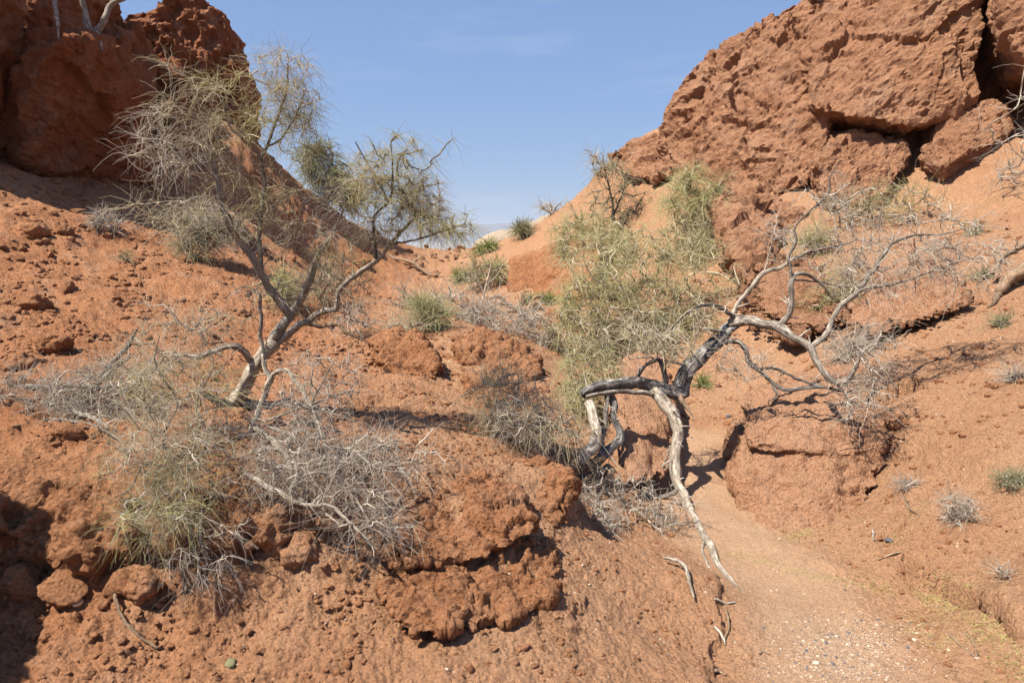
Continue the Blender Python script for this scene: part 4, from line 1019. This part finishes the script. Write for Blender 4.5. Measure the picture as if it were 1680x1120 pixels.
shrub("dead_branches", "heap of fallen grey branches on the left terrace at the frame edge", (150,672), [(60,650,100,26,0,100),(190,635,90,45,0,100),(110,690,110,24,-.2,70),(30,665,70,26,0,60),(230,690,70,30,-.15,50)], 23, cat="branches",
      mats=('twig_grey', 'twig_grey'), stem=3.4, L_=.2, per=8, droop=.1, up=0, curl=.5, px=.4, spread=.6,
      limbs=[[(157,628,.1,3.5),(187,593,.15,4),(210,566,.2,4),(225,540,.2,2)],[(100,630,.05,3.4),(160,636,.05,4),(200,640,.05,4),(233,620,.1,3.5)],[(103,650,0,3),(113,670,-.1,3.4),(160,690,-.15,3.4),(200,716,-.25,2.2)],
             [(0,640,.1,3),(60,632,.08,3.4),(130,640,.05,3.6),(200,630,.05,3)],[(-10,655,.05,3),(70,662,0,3),(150,655,0,3.6),(220,640,.05,3)],[(130,650,.05,3),(170,620,.1,4),(196,596,.12,4),(214,585,.14,2)],[(0,625,.15,2),(80,645,.1,2.6),(150,662,0,3),(190,668,-.05,2)],[(20,700,-.1,1.6),(90,688,-.1,2.2),(160,700,-.15,2.4),(210,730,-.25,1.6)]], lm='bark')
shrub("dead_roots", "bleached dead roots hanging over the crumbled bank at lower left", (330,845), [(330,900,45,45,-.08,26),(345,950,40,30,-.05,24),(375,890,35,35,-.05,12)], 24, cat="roots",
      mats=('twig_grey', 'twig_grey'), stem=2.6, L_=.11, per=5, droop=.4, up=-.5, curl=.6, px=.43, spread=.5, dYs=-.12,
      limbs=[[(318,830,0,3),(312,870,-.03,3),(325,920,-.06,2.6),(330,960,-.06,1.8),(322,985,-.06,1)],[(330,840,0,2.6),(330,890,-.05,2.6),(350,940,-.06,2),(385,975,-.06,1.2)],[(322,915,-.06,2),(300,940,-.06,1.4),(310,975,-.06,.9)]], lm='bark_pale')
# green feathery shrubs in the middle gully
green = ('twig_straw', 'shoot_green', 'shoot_olive')
shrub("shrub", "big feathery yellow-green shrub behind the lying tree", (1080,545), [(1040,465,100,70,.1,74),(1110,445,100,70,.2,74),(1075,510,105,55,0,50),(990,430,90,60,.3,60),(1080,390,85,50,.4,46)], 31, mats=green, L_=.26, per=9, droop=.35, px=.4, up=.25, spread=1.0, curl=.8, fresh=('twig_straw', .45))
shrub("shrub", "tall drooping pale green bush under the left end of the right cliff", (1140,425), [(1135,320,48,42,0,78),(1150,380,44,50,0,78),(1165,440,32,60,-.2,43)], 32, mats=('twig_straw', 'shoot_green', 'twig_straw'), L_=.36, per=11, droop=.4, px=.4, spread=.95, curl=.8, fresh=('shoot_green', .35))
shrub("sapling", "thin dark-stemmed sapling on the slope below the rim, wispy crown on the sky", (1012,385), [(1010,300,45,45,0,34),(985,275,28,32,0,14),(1015,345,50,25,0,20)], 33, cat="tree", mats=('twig_dark', 'shoot_dusty', 'twig_straw'), stem=3, L_=.4, per=8, droop=.3, px=.4,
      limbs=[[(1012,388,0,3),(1008,365,0,3),(1006,345,0,2.6),(1000,310,0,1.6),(990,270,0,.8)],[(1007,352,0,2),(1020,320,0,1.6),(1030,285,0,.8)]], lm='bark_dark')
shrub("shrub", "straw-green shrub left of the sapling, halfway up the gully side", (975,445), [(960,385,50,40,0,69),(1000,400,45,45,0,52),(940,420,40,30,0,34)], 34, mats=green, L_=.4, per=9, droop=.4, px=.43, fresh=('twig_straw', .3))
shrub("shrub", "dense dusty olive shrub low in the gully above the lying log", (1000,600), [(985,495,80,55,.3,78),(1010,550,90,55,.1,87),(945,540,45,50,.2,37),(1070,545,65,45,.2,43),(1130,540,50,45,.2,23)], 35, mats=('twig_grey', 'shoot_olive', 'twig_straw', 'shoot_green', 'shoot_dusty'), L_=.24, per=10, droop=.35, px=.43, fresh=('shoot_green', .3))
shrub("shrub", "drooping green shrub growing over the left end of the log", (968,700), [(965,600,50,50,.15,58),(985,640,40,40,.05,31),(950,660,40,40,0,37)], 36, mats=green, L_=.18, per=9, droop=.5, px=.4, dYs=.1, fresh=('twig_straw', .4))
shrub("shrub", "dry straw-coloured shrub under the overhanging ledge at the centre", (860,742), [(830,640,60,40,.15,44),(850,690,70,45,0,60),(910,700,50,35,-.05,36),(800,680,35,40,.05,16)], 37, mats=('twig_grey', 'twig_straw', 'twig_grey', 'twig_straw', 'shoot_olive'), L_=.22, per=6, droop=.35, px=.4, curl=.9, spread=1.0, fresh=('twig_straw', .35))
shrub("dead_brush", "mat of dead grey brush at the foot of the crumbly knob below the roots", (985,855), [(960,830,40,25,0,26),(990,865,30,30,-.05,26)], 38, cat="dead shrub", mats=('twig_grey', 'twig_grey'), L_=.14, per=8, droop=.2, up=-.2, px=.4, dYs=-.02)
shrub("dead_roots", "tangle of thin dead roots under the hanging pale root", (1050,850), [(1050,830,70,32,0,60),(1095,848,45,34,-.05,34),(1000,800,45,40,.1,26)], 39, cat="roots", mats=('twig_grey', 'twig_grey'), stem=3, L_=.14, per=4, droop=.2, up=.1, px=.43, wob=.22)
# middle distance
shrub("dead_brush", "long heap of dead grey brush across the gully, middle distance", (780,530), [(700,490,60,18,.2,30),(780,510,60,22,0,46),(850,530,60,25,-.3,46),(900,555,30,15,-.5,20)], 41, cat="dead shrub", mats=('twig_grey', 'twig_grey'), L_=.4, per=8, droop=.1, up=.05, px=.4)
shrub("bush", "small round green bush at the left end of the brush heap", (700,540), [(700,512,32,24,0,36)], 42, cat="bush", mats=('twig_grey', 'shoot_green'), L_=.3, per=14, droop=.25, px=.43, fresh=('shoot_dusty', .6))
shrub("bush", "dusty straw bush just below the small round green bush", (690,552), [(672,538,30,16,0,22)], 43, cat="bush", mats=('twig_grey', 'twig_straw'), L_=.3, per=9, droop=.2, px=.4)
shrub("bush", "olive bush on the far gully floor left of the cut bank", (790,478), [(785,450,36,22,0,34),(820,440,20,24,0,16)], 44, cat="bush", mats=('twig_grey', 'shoot_dusty', 'shoot_green'), L_=.5, per=10, droop=.2, px=.43)
shrub("bush", "small fresh green bush left of the far olive bush", (757,462), [(757,452,15,10,0,16)], 45, cat="bush", mats=('twig_grey', 'shoot_fresh'), L_=.3, per=12, droop=.2, px=.48)
shrub("bush", "green bush on the ridge right of the pale hill", (855,392), [(857,377,16,10,0,22)], 46, cat="bush", mats=('twig_grey', 'shoot_dusty', 'shoot_green'), L_=.4, per=16, droop=.2, px=.48)
shrub("bush", "small green tuft below the saddle, nearest the pale hill", (808,412), [(806,405,12,6,0,12)], 47, cat="bush", mats=('twig_grey', 'shoot_fresh'), L_=.35, per=14, droop=.2, px=.48)
shrub("bush", "tiny green tuft on the saddle slope left of the other tuft", (790,418), [(789,412,9,5,0,8)], 48, cat="bush", mats=('twig_grey', 'shoot_fresh'), L_=.3, per=14, droop=.2, px=.48)
shrub("bush", "green tuft beside the dead stump in the gully", (872,508), [(872,496,11,10,0,14)], 49, cat="bush", mats=('twig_grey', 'shoot_fresh'), L_=.25, per=14, droop=.2, px=.48)
shrub("bush", "second green tuft, right of the one beside the stump", (898,500), [(898,490,10,9,0,12)], 50, cat="bush", mats=('twig_grey', 'shoot_fresh'), L_=.25, per=14, droop=.2, px=.48)
shrub("tree", "dark green bushy tree on the far left ridge behind the saxaul crown", (540,345), [(525,275,36,36,0,60),(560,310,40,30,0,60),(525,245,18,18,0,14),(580,330,20,15,0,14)], 51, cat="tree", mats=('twig_grey', 'shoot_dusty', 'shoot_green', 'shoot_dusty', 'shoot_green'), L_=.5, per=15, droop=.35, px=.48)
shrub("bush", "low bush on the ridge line right of the saddle", (905,352), [(900,342,20,10,0,12)], 52, cat="bush", mats=('twig_grey', 'twig_straw'), L_=.4, per=8, droop=.2, px=.4)
# left slope
shrub("bush", "grey-green bush on the left slope under the shaded cliff", (325,428), [(318,390,42,34,0,44),(345,375,36,28,.1,30)], 53, cat="bush", mats=('twig_grey', 'shoot_dusty', 'twig_grey'), L_=.35, per=14, droop=.25, px=.4, fresh=('twig_grey', .4))
shrub("bush", "small grey bush near the cliff shadow on the upper left slope", (178,382), [(175,364,20,14,0,26)], 54, cat="bush", mats=('twig_grey', 'twig_grey'), L_=.22, per=12, droop=.2, px=.4)
shrub("bush", "tiny dark tuft on the left slope below the small grey bush", (210,432), [(205,424,8,8,0,8)], 55, cat="bush", mats=('twig_dark', 'shoot_dusty'), L_=.14, per=10, droop=.2, px=.4)
shrub("bush", "green bush seen through the fork of the left tree", (478,512), [(470,480,24,26,0,34)], 56, cat="bush", mats=('twig_grey', 'shoot_green', 'shoot_dusty'), L_=.3, per=14, droop=.25, px=.43)
shrub("bush", "second, browner bush right of the left tree's fork", (535,505), [(535,470,34,28,0,30)], 57, cat="bush", mats=('twig_grey', 'twig_straw', 'shoot_olive'), L_=.3, per=9, droop=.25, px=.4)
shrub("bush", "dry yellow-grey bush on the slope at the foot of the dark earth lump", (590,560), [(580,520,40,30,0,24)], 58, cat="bush", mats=('twig_grey', 'twig_grey'), L_=.25, per=7, droop=.25, px=.4)
# right slope
shrub("shrub", "pale grey-yellow shrub below the fallen slab on the right slope", (1400,372), [(1390,330,40,32,0,24),(1440,345,45,25,0,22)], 61, mats=('twig_grey', 'twig_straw', 'shoot_olive'), L_=.4, per=7, droop=.2, px=.4, up=.35)
shrub("shrub", "sparse yellowish shrub right of the pale shrub below the slab", (1490,365), [(1480,330,45,28,0,20),(1540,340,40,25,0,12)], 62, mats=('twig_grey', 'shoot_olive', 'twig_straw'), L_=.4, per=6, droop=.2, px=.4, up=.35)
shrub("shrub", "yellow-green shrub standing in the notch right of the grey limb fork", (1380,520), [(1378,470,32,34,0,36),(1370,505,26,22,0,18)], 63, mats=('twig_grey', 'shoot_olive', 'shoot_green'), L_=.3, per=9, droop=.25, px=.4)
shrub("dead_brush", "ball of dead grey twigs under the jutting ledge on the right slope", (1390,590), [(1385,568,34,20,0,40),(1430,555,30,20,0,16)], 64, cat="dead shrub", mats=('twig_grey', 'twig_grey'), L_=.2, per=8, droop=.2, px=.4)
shrub("bush", "small dark green bush at the cliff foot above the pale limb", (1345,418), [(1340,392,24,16,0,26)], 65, cat="bush", mats=('twig_dark', 'shoot_green', 'shoot_dusty'), L_=.35, per=12, droop=.25, px=.43)
for q, (x, y, rx, ry, lab) in enumerate([(1576,838,26,28,"grey cushion of dead twigs on the bare right slope"),(1660,790,24,14,"olive-grey cushion plant at the right frame edge, above the others"),(1652,940,22,16,"sparse dead twig tuft at the lower right edge"),
      (1612,452,14,9,"small grey tuft beside the exposed trunk at the right edge"),(1640,530,18,10,"grey tuft on the right slope under the exposed trunk"),(1600,378,20,12,"pale tuft on the right slope above the exposed trunk"),(1148,630,16,8,"small green tuft on the sand behind the leaning trunk"),(1490,795,22,8,"flat scrap of dead twigs on the sandy right slope"),(1665,620,12,8,"tiny grey tuft at the right frame edge in mid slope")]):
    dead = q in (0, 2, 7, 8)
    shrub("cushion_plant", lab, (x, y + ry * .6), [(x, y, rx * .8, ry * .75, 0, 34 if q < 2 else 16)], 70 + q, cat="plant", mats=('twig_grey', 'twig_grey' if dead else ('shoot_fresh' if q == 6 else 'shoot_dusty')), L_=.09 if y > 700 else .16, per=9 if q != 2 else 4, droop=.15, up=.3, px=.48, curl=.8, group="small plants on the right slope")
shrub("tree", "bare grey twigs of a bush reaching in at the right frame edge by the cliff", (1705,290), [(1680,200,45,60,0,16),(1665,270,50,30,0,12)], 80, cat="bush", mats=('twig_grey', 'twig_grey'), L_=.4, per=6, droop=.2, px=.4)

# ================= dead wood
def wood(name, label, rows, Y0, mat, cat="dead wood", group=None, sides=9, seed=0):
    """rows of limbs; Y0 distance of offset 0"""
    o = Plant(name, label, cat, P(rows[0][0][0], rows[0][0][1], Y0), seed, group)
    for q in rows: o.limb(q, "branch", mat, Y=Y0, sides=sides, stubs=.5)
    o.flush('twig_grey' if mat != 'bark_brown' else 'twig_dark', [])
    return o
w = wood("dead_tree", "small bleached dead tree with hanging roots on top of the shaded cliff block", [[(150,62,0,5),(147,45,0,6),(139,20,0,4.5),(132,-10,0,3.5),(128,-50,.1,2)],[(150,56,-.05,5),(162,48,-.05,4.5),(173,27,-.05,4),(182,7,0,3.5),(205,-2,.05,2.5),(230,-12,.1,1.5)],[(158,54,-.08,4),(164,68,-.12,3.4),(167,86,-.12,1.5)],[(152,56,-.08,4),(154,72,-.14,2)]], 9.15, 'bark', "dead tree", sides=9)
wood("hanging_root", "long pale dead root hanging down the shaded cliff at the top left", [[(88,-40,.2,3),(90,0,0,3),(93,33,-.1,2.6),(97,64,-.15,1.4)]], 8.75, 'bark', "root")
Yg = G(860, 512)[1]
wood("dead_stump", "brown dead stump with curved roots lying in the gully, middle distance", [[(802,489,0,3),(818,485,0,3.5),(831,496,0,4),(845,503,0,5),(863,506,0,5.5),(881,496,0,4),(893,507,-.1,2)],[(856,480,0,3),(859,495,0,4),(863,507,0,5)],[(863,505,0,5),(872,516,-.2,4),(878,530,-.3,2)],[(850,502,-.05,3.5),(856,514,-.2,3),(846,524,-.3,2)],[(866,503,.05,3.5),(878,488,.1,3),(890,486,.1,2)],[(835,498,0,3),(815,500,-.1,2.4),(795,508,-.2,1.5)]], Yg, 'bark_brown', sides=10)
Yg = G(794, 494)[1]
s_ = wood("dead_sapling", "slender bleached dead sapling standing in the gully left of the stump", [[(792,494,0,2.4),(797,473,0,2.2),(804,446,0,1.6),(806,430,0,.8)],[(797,470,0,1.6),(815,452,0,1.2),(824,436,0,.7)],[(794,482,0,1.4),(786,462,0,1),(780,446,0,.6)]], Yg, 'bark_pale', "dead tree", sides=6)
Yg = G(700, 452)[1]
wood("fallen_log", "dark fallen log on the far slope right of the left tree's crown", [[(600,400,.6,2.4),(640,421,.3,2.6),(676,430,.1,3),(694,442,0,3.2),(711,453,-.1,3),(722,447,-.1,2)],[(676,430,.1,2),(690,424,.1,1.4),(704,432,.1,.8)]], Yg, 'bark_brown', "log")
Yg = G(1640, 486)[1]
wood("exposed_trunk", "thick exposed brown trunk leaving the frame at the right edge", [[(1640,480,0,7),(1658,456,0,8),(1682,436,0,8),(1730,400,.1,7)],[(1650,470,.1,5),(1668,452,.1,5),(1700,430,.1,5)],[(1628,448,.25,3.5),(1643,424,.3,4),(1682,398,.3,4),(1730,370,.4,3)],[(1640,482,-.05,5),(1632,496,-.1,3),(1620,505,-.1,1.5)]], Yg, 'bark_brown', "trunk", sides=11)
def on_ground(name, label, rows, mat, cat, lift=.006, sides=7, group=None):
    base = G(rows[0][0], rows[0][1]); o = Plant(name, label, cat, base, 1, group); c = []
    for a, b_, hw in rows:
        p = G(a, b_); c.append([p[0], p[1], p[2] + lift + hw / 1120 * np.linalg.norm(p - CAM) * .7, hw / 1120 * np.linalg.norm(p - CAM)])
    limb_obj("stick", c, M[mat], o.root, o.base, sides=sides)
    return o
on_ground("dead_stick", "pale curved stick lying on the earth left of the hanging root tip", [(1090,926,2),(1112,932,3),(1126,948,3.2),(1131,968,2.6),(1138,992,1.6)], 'bark_pale', "stick", .03)
on_ground("root", "long thin root running down the bank at the bottom left", [(186,962,2),(190,985,2.4),(200,1012,2.4),(222,1042,2.4),(258,1066,1.8)], 'bark_brown', "root")
for q, (rows, lab) in enumerate([([(1172,985,1.6),(1190,992,1.8),(1206,990,1)], "short pale root bit sticking out below the hanging root tip"),([(1172,1030,1.6),(1184,1044,2),(1190,1060,1.2)], "short pale root bit by the crack at the bottom"),
      ([(1192,1005,2),(1196,1030,1.8),(1188,1055,1.4)], "dark thin root bit along the crack edge"),([(1432,872,2),(1434,888,1.6)], "short upright pale stub on the sandy slope right of the mound"),([(1440,920,1.4),(1462,912,1.6),(1478,908,1)], "thin twig lying on the sand right of the wash bend"),
      ([(1555,1040,1.2),(1580,1065,1.6),(1600,1080,1.2)], "thin dark twig lying in the dry grass at the lower right"),([(1585,1040,1.4),(1600,1062,1.6),(1602,1080,1.4)], "thin forked twig at the gravel's right side, lower right"),
      ([(1480,815,1.6),(1492,836,1.6),(1508,848,1.2)], "thin twig on the right slope under the scrap of dead twigs"),([(1245,1075,1.2),(1252,1070,1.4),(1262,1075,1)], "tiny dark twig on the wash left of the gravel"),([(1165,1105,2),(1178,1104,2.4),(1190,1110,1.6)], "small dark root stub at the bottom edge by the crack")]):
    on_ground("twig_bit", lab, rows, 'bark_pale' if 'pale' in lab else 'bark_brown', "twig", group="twig bits lying on the ground", sides=6)

# ------------------------------------------------------------------ gravel, grass, far land
def plainmat(name, col, var=.25, rough=.8):
    k = NT(name)
    pos = k.n("ShaderNodeNewGeometry").outputs["Position"]
    isl = k.n("ShaderNodeNewGeometry").outputs["Random Per Island"]
    a = tuple(c * (1 - var) for c in col); b_ = tuple(min(1, c * (1 + var)) for c in col)
    c = k.mix(.5, k.ramp(isl, [(0, a), (1, b_)]), k.ramp(k.noise(60, 4, .6, pos), [(.3, a), (.7, b_)]))
    k.l(c, k.b.inputs["Base Color"]); k.b.inputs["Roughness"].default_value = rough
    k.l(k.bump(k.noise(160, 4, .6, pos), .4, .004), k.b.inputs["Normal"])
    return k.m
M['peb_dark'] = plainmat('dark_pebble', (.085, .085, .095)); M['peb_white'] = plainmat('pale_pebble', (.46, .36, .27)); M['peb_tan'] = plainmat('tan_pebble', (.36, .26, .185)); M['peb_green'] = plainmat('green_pebble', (.16, .15, .08))
M['grass'] = twigmat('dry_grass', [(.44, .33, .13), (.34, .27, .10), (.50, .40, .20), (.27, .24, .09)])
rs = np.random.RandomState(42)
PM = {}
for key in ('peb_dark', 'peb_white', 'peb_tan'):
    PM[key] = []
    for k in range(3):
        m_ = clod_mesh("pebble", 300 + k + 10 * len(PM), ico(2), .22); m_.materials.append(M[key]); PM[key].append(m_)
plab = {'peb_dark': "dark grey pebble in the gravel patch of the wash", 'peb_white': "whitish pebble in the gravel patch of the wash", 'peb_tan': "tan pebble in the gravel patch of the wash"}
def gravel_px():
    x = rs.normal(1390, 62) if rs.rand() < .8 else rs.uniform(1230, 1560)
    return x + (rs.uniform(1010, 1120) - 1065) * .75, rs.uniform(1015, 1118)
for k in range(150):
    px, py = gravel_px(); g = G(px, py)
    key = ('peb_dark', 'peb_white', 'peb_tan')[rs.choice(3, p=[.3, .33, .37])]
    s = rs.uniform(1.3, 2.2) * (1 + 1.0 * rs.rand() ** 4) / 1120 * np.linalg.norm(g - CAM)
    o = bpy.data.objects.new("pebble", PM[key][rs.randint(3)]); COL.objects.link(o)
    o.scale = (s * rs.uniform(.8, 1.4), s, s * .6); o.rotation_euler = (rs.uniform(-.3, .3), rs.uniform(-.3, .3), rs.uniform(0, 6.3)); o.location = g + np.array([0, 0, s * .12])
    tag(o, plab[key], "pebble", {'peb_dark': "dark pebbles of the wash", 'peb_white': "whitish pebbles of the wash", 'peb_tan': "tan pebbles of the wash"}[key])
for key, n, sd_ in (('peb_dark', 620, 1), ('peb_white', 700, 2), ('peb_tan', 1400, 3)):
    pp = np.array([G(*gravel_px()) for _ in range(n)])
    pp = pp + np.column_stack([rs.normal(0, .03, n), rs.normal(0, .05, n), np.zeros(n)]); pp[:, 2] = gz(pp[:, 0], pp[:, 1])
    tag(obj("gravel", scatter_mesh("gravel", pp, rs.uniform(.5, 1.5, n) / 1120 * 2.7, ICO1, None, .7, sd_), M[key]), {'peb_dark': "fine dark gravel in the sandy wash", 'peb_white': "fine whitish gravel in the sandy wash", 'peb_tan': "fine tan gravel in the sandy wash"}[key], "gravel", kind="stuff")
    pos, r = scatter_ground({'peb_dark': 500, 'peb_white': 900, 'peb_tan': 600}[key], -25, 42, 2.0, 8, 60 + sd_)
    sz = (.0006 + .0016 * rs.rand(len(r)) ** 3) * r
    tag(obj("gravel", scatter_mesh("gravel", pos, sz, ICO1, None, .7, sd_ + 5), M[key]), {'peb_dark': "dark grains strewn over the slopes", 'peb_white': "whitish grains strewn over the slopes", 'peb_tan': "tan grains strewn over the slopes"}[key], "gravel", kind="stuff")
for lab, px, py, hw, key, kk in (("jagged white stone at the bottom left by the corner shadow", 128, 990, 7, 'peb_white', 0), ("single olive-green pebble at the bottom edge left of centre", 378, 1092, 8, 'peb_green', 1), ("white pebble on the bottom slope left of the central crag", 733, 1098, 3, 'peb_white', 1),
                             ("pale chip of stone on the central bank near the top", 810, 845, 5, 'peb_white', 2), ("white chip of stone on top of the jutting earth lump", 764, 900, 5, 'peb_white', 0), ("white flake on the earth behind the left tree", 616, 562, 5, 'peb_white', 1),
                             ("blue-grey stone on the sand right of the earth mound", 1458, 887, 5, 'peb_dark', 0), ("dark flat stone on the sand behind the hanging root", 1195, 684, 5, 'peb_dark', 1), ("dark elongated stone on the right slope near the edge", 1660, 625, 6, 'peb_dark', 2)):
    g = G(px, py); s = hw / 1120 * np.linalg.norm(g - CAM)
    me_ = (PM[key][kk] if key in PM else clod_mesh("pebble", 400, ico(3), .2))
    if key not in PM: me_.materials.append(M[key])
    o = bpy.data.objects.new("stone", me_); COL.objects.link(o); o.scale = (s * 1.2, s, s * .7); o.rotation_euler = (.2, -.2, hw); o.location = g + np.array([0, 0, s * .3])
    tag(o, lab, "stone")
def grass_patch(label, line, n, w, h, seed):
    r_ = np.random.RandomState(seed); q = spline([[a, b_] for a, b_ in line], 60)
    pts_ = np.array([G(*(q[r_.randint(60)] + r_.normal(size=2) * np.array([w, w * .35]))) for _ in range(n)])
    pts_[:, :2] += r_.normal(size=(n, 2)) * .016; pts_[:, 2] = gz(pts_[:, 0], pts_[:, 1])
    d_ = unit(np.column_stack([r_.normal(size=(n, 2)) * .9, r_.uniform(.15, .8, n)])); K = 4
    tt = np.linspace(0, 1, K)[None, :, None]; l = h * r_.uniform(.4, 1.2, (n, 1, 1))
    pth = pts_[:, None] + l * (d_[:, None] * tt + np.array([0, 0, -.35]) * tt ** 2)
    v, f = tubes(pth, np.repeat(np.linspace(.0013, .0006, K)[None], n, 0), 3)
    tag(obj("dry_grass", mesh_np("dry_grass", v, f), M['grass']), label, "grass", kind="stuff")
grass_patch("short yellowish dry grass along the foot of the right bank", [(1530,970),(1590,1010),(1640,1060),(1690,1120)], 1700, 22, .03, 1)
grass_patch("thin line of dry grass along the wash edge", [(1185,910),(1260,922),(1330,945),(1400,955),(1460,975)], 420, 8, .022, 2)
grass_patch("dry grass tuft at the foot of the rounded mound", [(1290,888),(1315,878),(1330,872)], 150, 7, .03, 3)
grass_patch("dry grass specks in the wash left of the right bank", [(1500,1010),(1530,1040),(1550,1060)], 260, 16, .025, 4)
grass_patch("thin dry stalks in a streak on the right slope", [(1470,890),(1500,855),(1525,825)], 160, 6, .025, 5)

# pale hill beyond the saddle, far mountains in the haze
hill = rock("pale_hill", [[P(780,398,66), P(808,388,64), P(842,370,64), P(880,356,66), P(960,360,70), P(980,420,60), P(760,420,62), P(800,392,90), P(900,360,95), P(980,380,95)]], .7, M['pale_hill'], big=1.0, bf=.12, med=.5, mf=.5, crack=.3, cf=.25, fine=.15, ff=1.5, seed=90)
tag(hill, kind="structure")
k_ = NT('far_mountain_rock'); k_.b.inputs["Base Color"].default_value = (.12, .10, .09, 1); k_.b.inputs["Roughness"].default_value = .95; M['mount'] = k_.m
nx, ny = 420, 26
xs = np.linspace(-14000, 14000, nx); ys = np.linspace(0, 1, ny)
X_, Y_ = np.meshgrid(xs, ys, indexing='ij')
prof = 190 + 160 * fbm(np.column_stack([xs / 4000, xs * 0 + 3, xs * 0]), 1.0, 6, .5, 7)
q_ = np.column_stack([X_.ravel() / 1200, Y_.ravel() * 1.5, X_.ravel() * 0])
Zm = -80 + (prof[:, None] + 110) * np.sin(np.clip(Y_, 0, 1) * np.pi) ** .8 * (1 + .25 * fbm(q_, 1.0, 4, .55, 9).reshape(nx, ny))
vm = np.column_stack([X_.ravel(), (9500 + 2500 * Y_).ravel(), Zm.ravel()])
ii, jj = np.meshgrid(np.arange(nx - 1), np.arange(ny - 1), indexing='ij')
fm = np.stack([ii * ny + jj, (ii + 1) * ny + jj, (ii + 1) * ny + jj + 1, ii * ny + jj + 1], -1).reshape(-1, 4)
tag(obj("mountains", mesh_np("mountains", vm, fm), M['mount']), kind="structure")
# air
bm = bmesh.new(); bmesh.ops.create_cube(bm, size=1)
for v in bm.verts: v.co = (v.co.x * 66000, v.co.y * 66000 , (-140 if v.co.z < 0 else 326))
hz = bpy.data.meshes.new("haze"); bm.to_mesh(hz); bm.free()
hm = bpy.data.materials.new("haze_air"); hm.use_nodes = True; hm.node_tree.nodes.clear()
ho = hm.node_tree.nodes.new("ShaderNodeOutputMaterial"); pv = hm.node_tree.nodes.new("ShaderNodeVolumePrincipled")
pv.inputs["Color"].default_value = (.80, .88, 1.0, 1); pv.inputs["Density"].default_value = 1.05e-4; pv.inputs["Anisotropy"].default_value = .1
hm.node_tree.links.new(pv.outputs[0], ho.inputs["Volume"])
tag(obj("haze", hz, hm), kind="stuff")
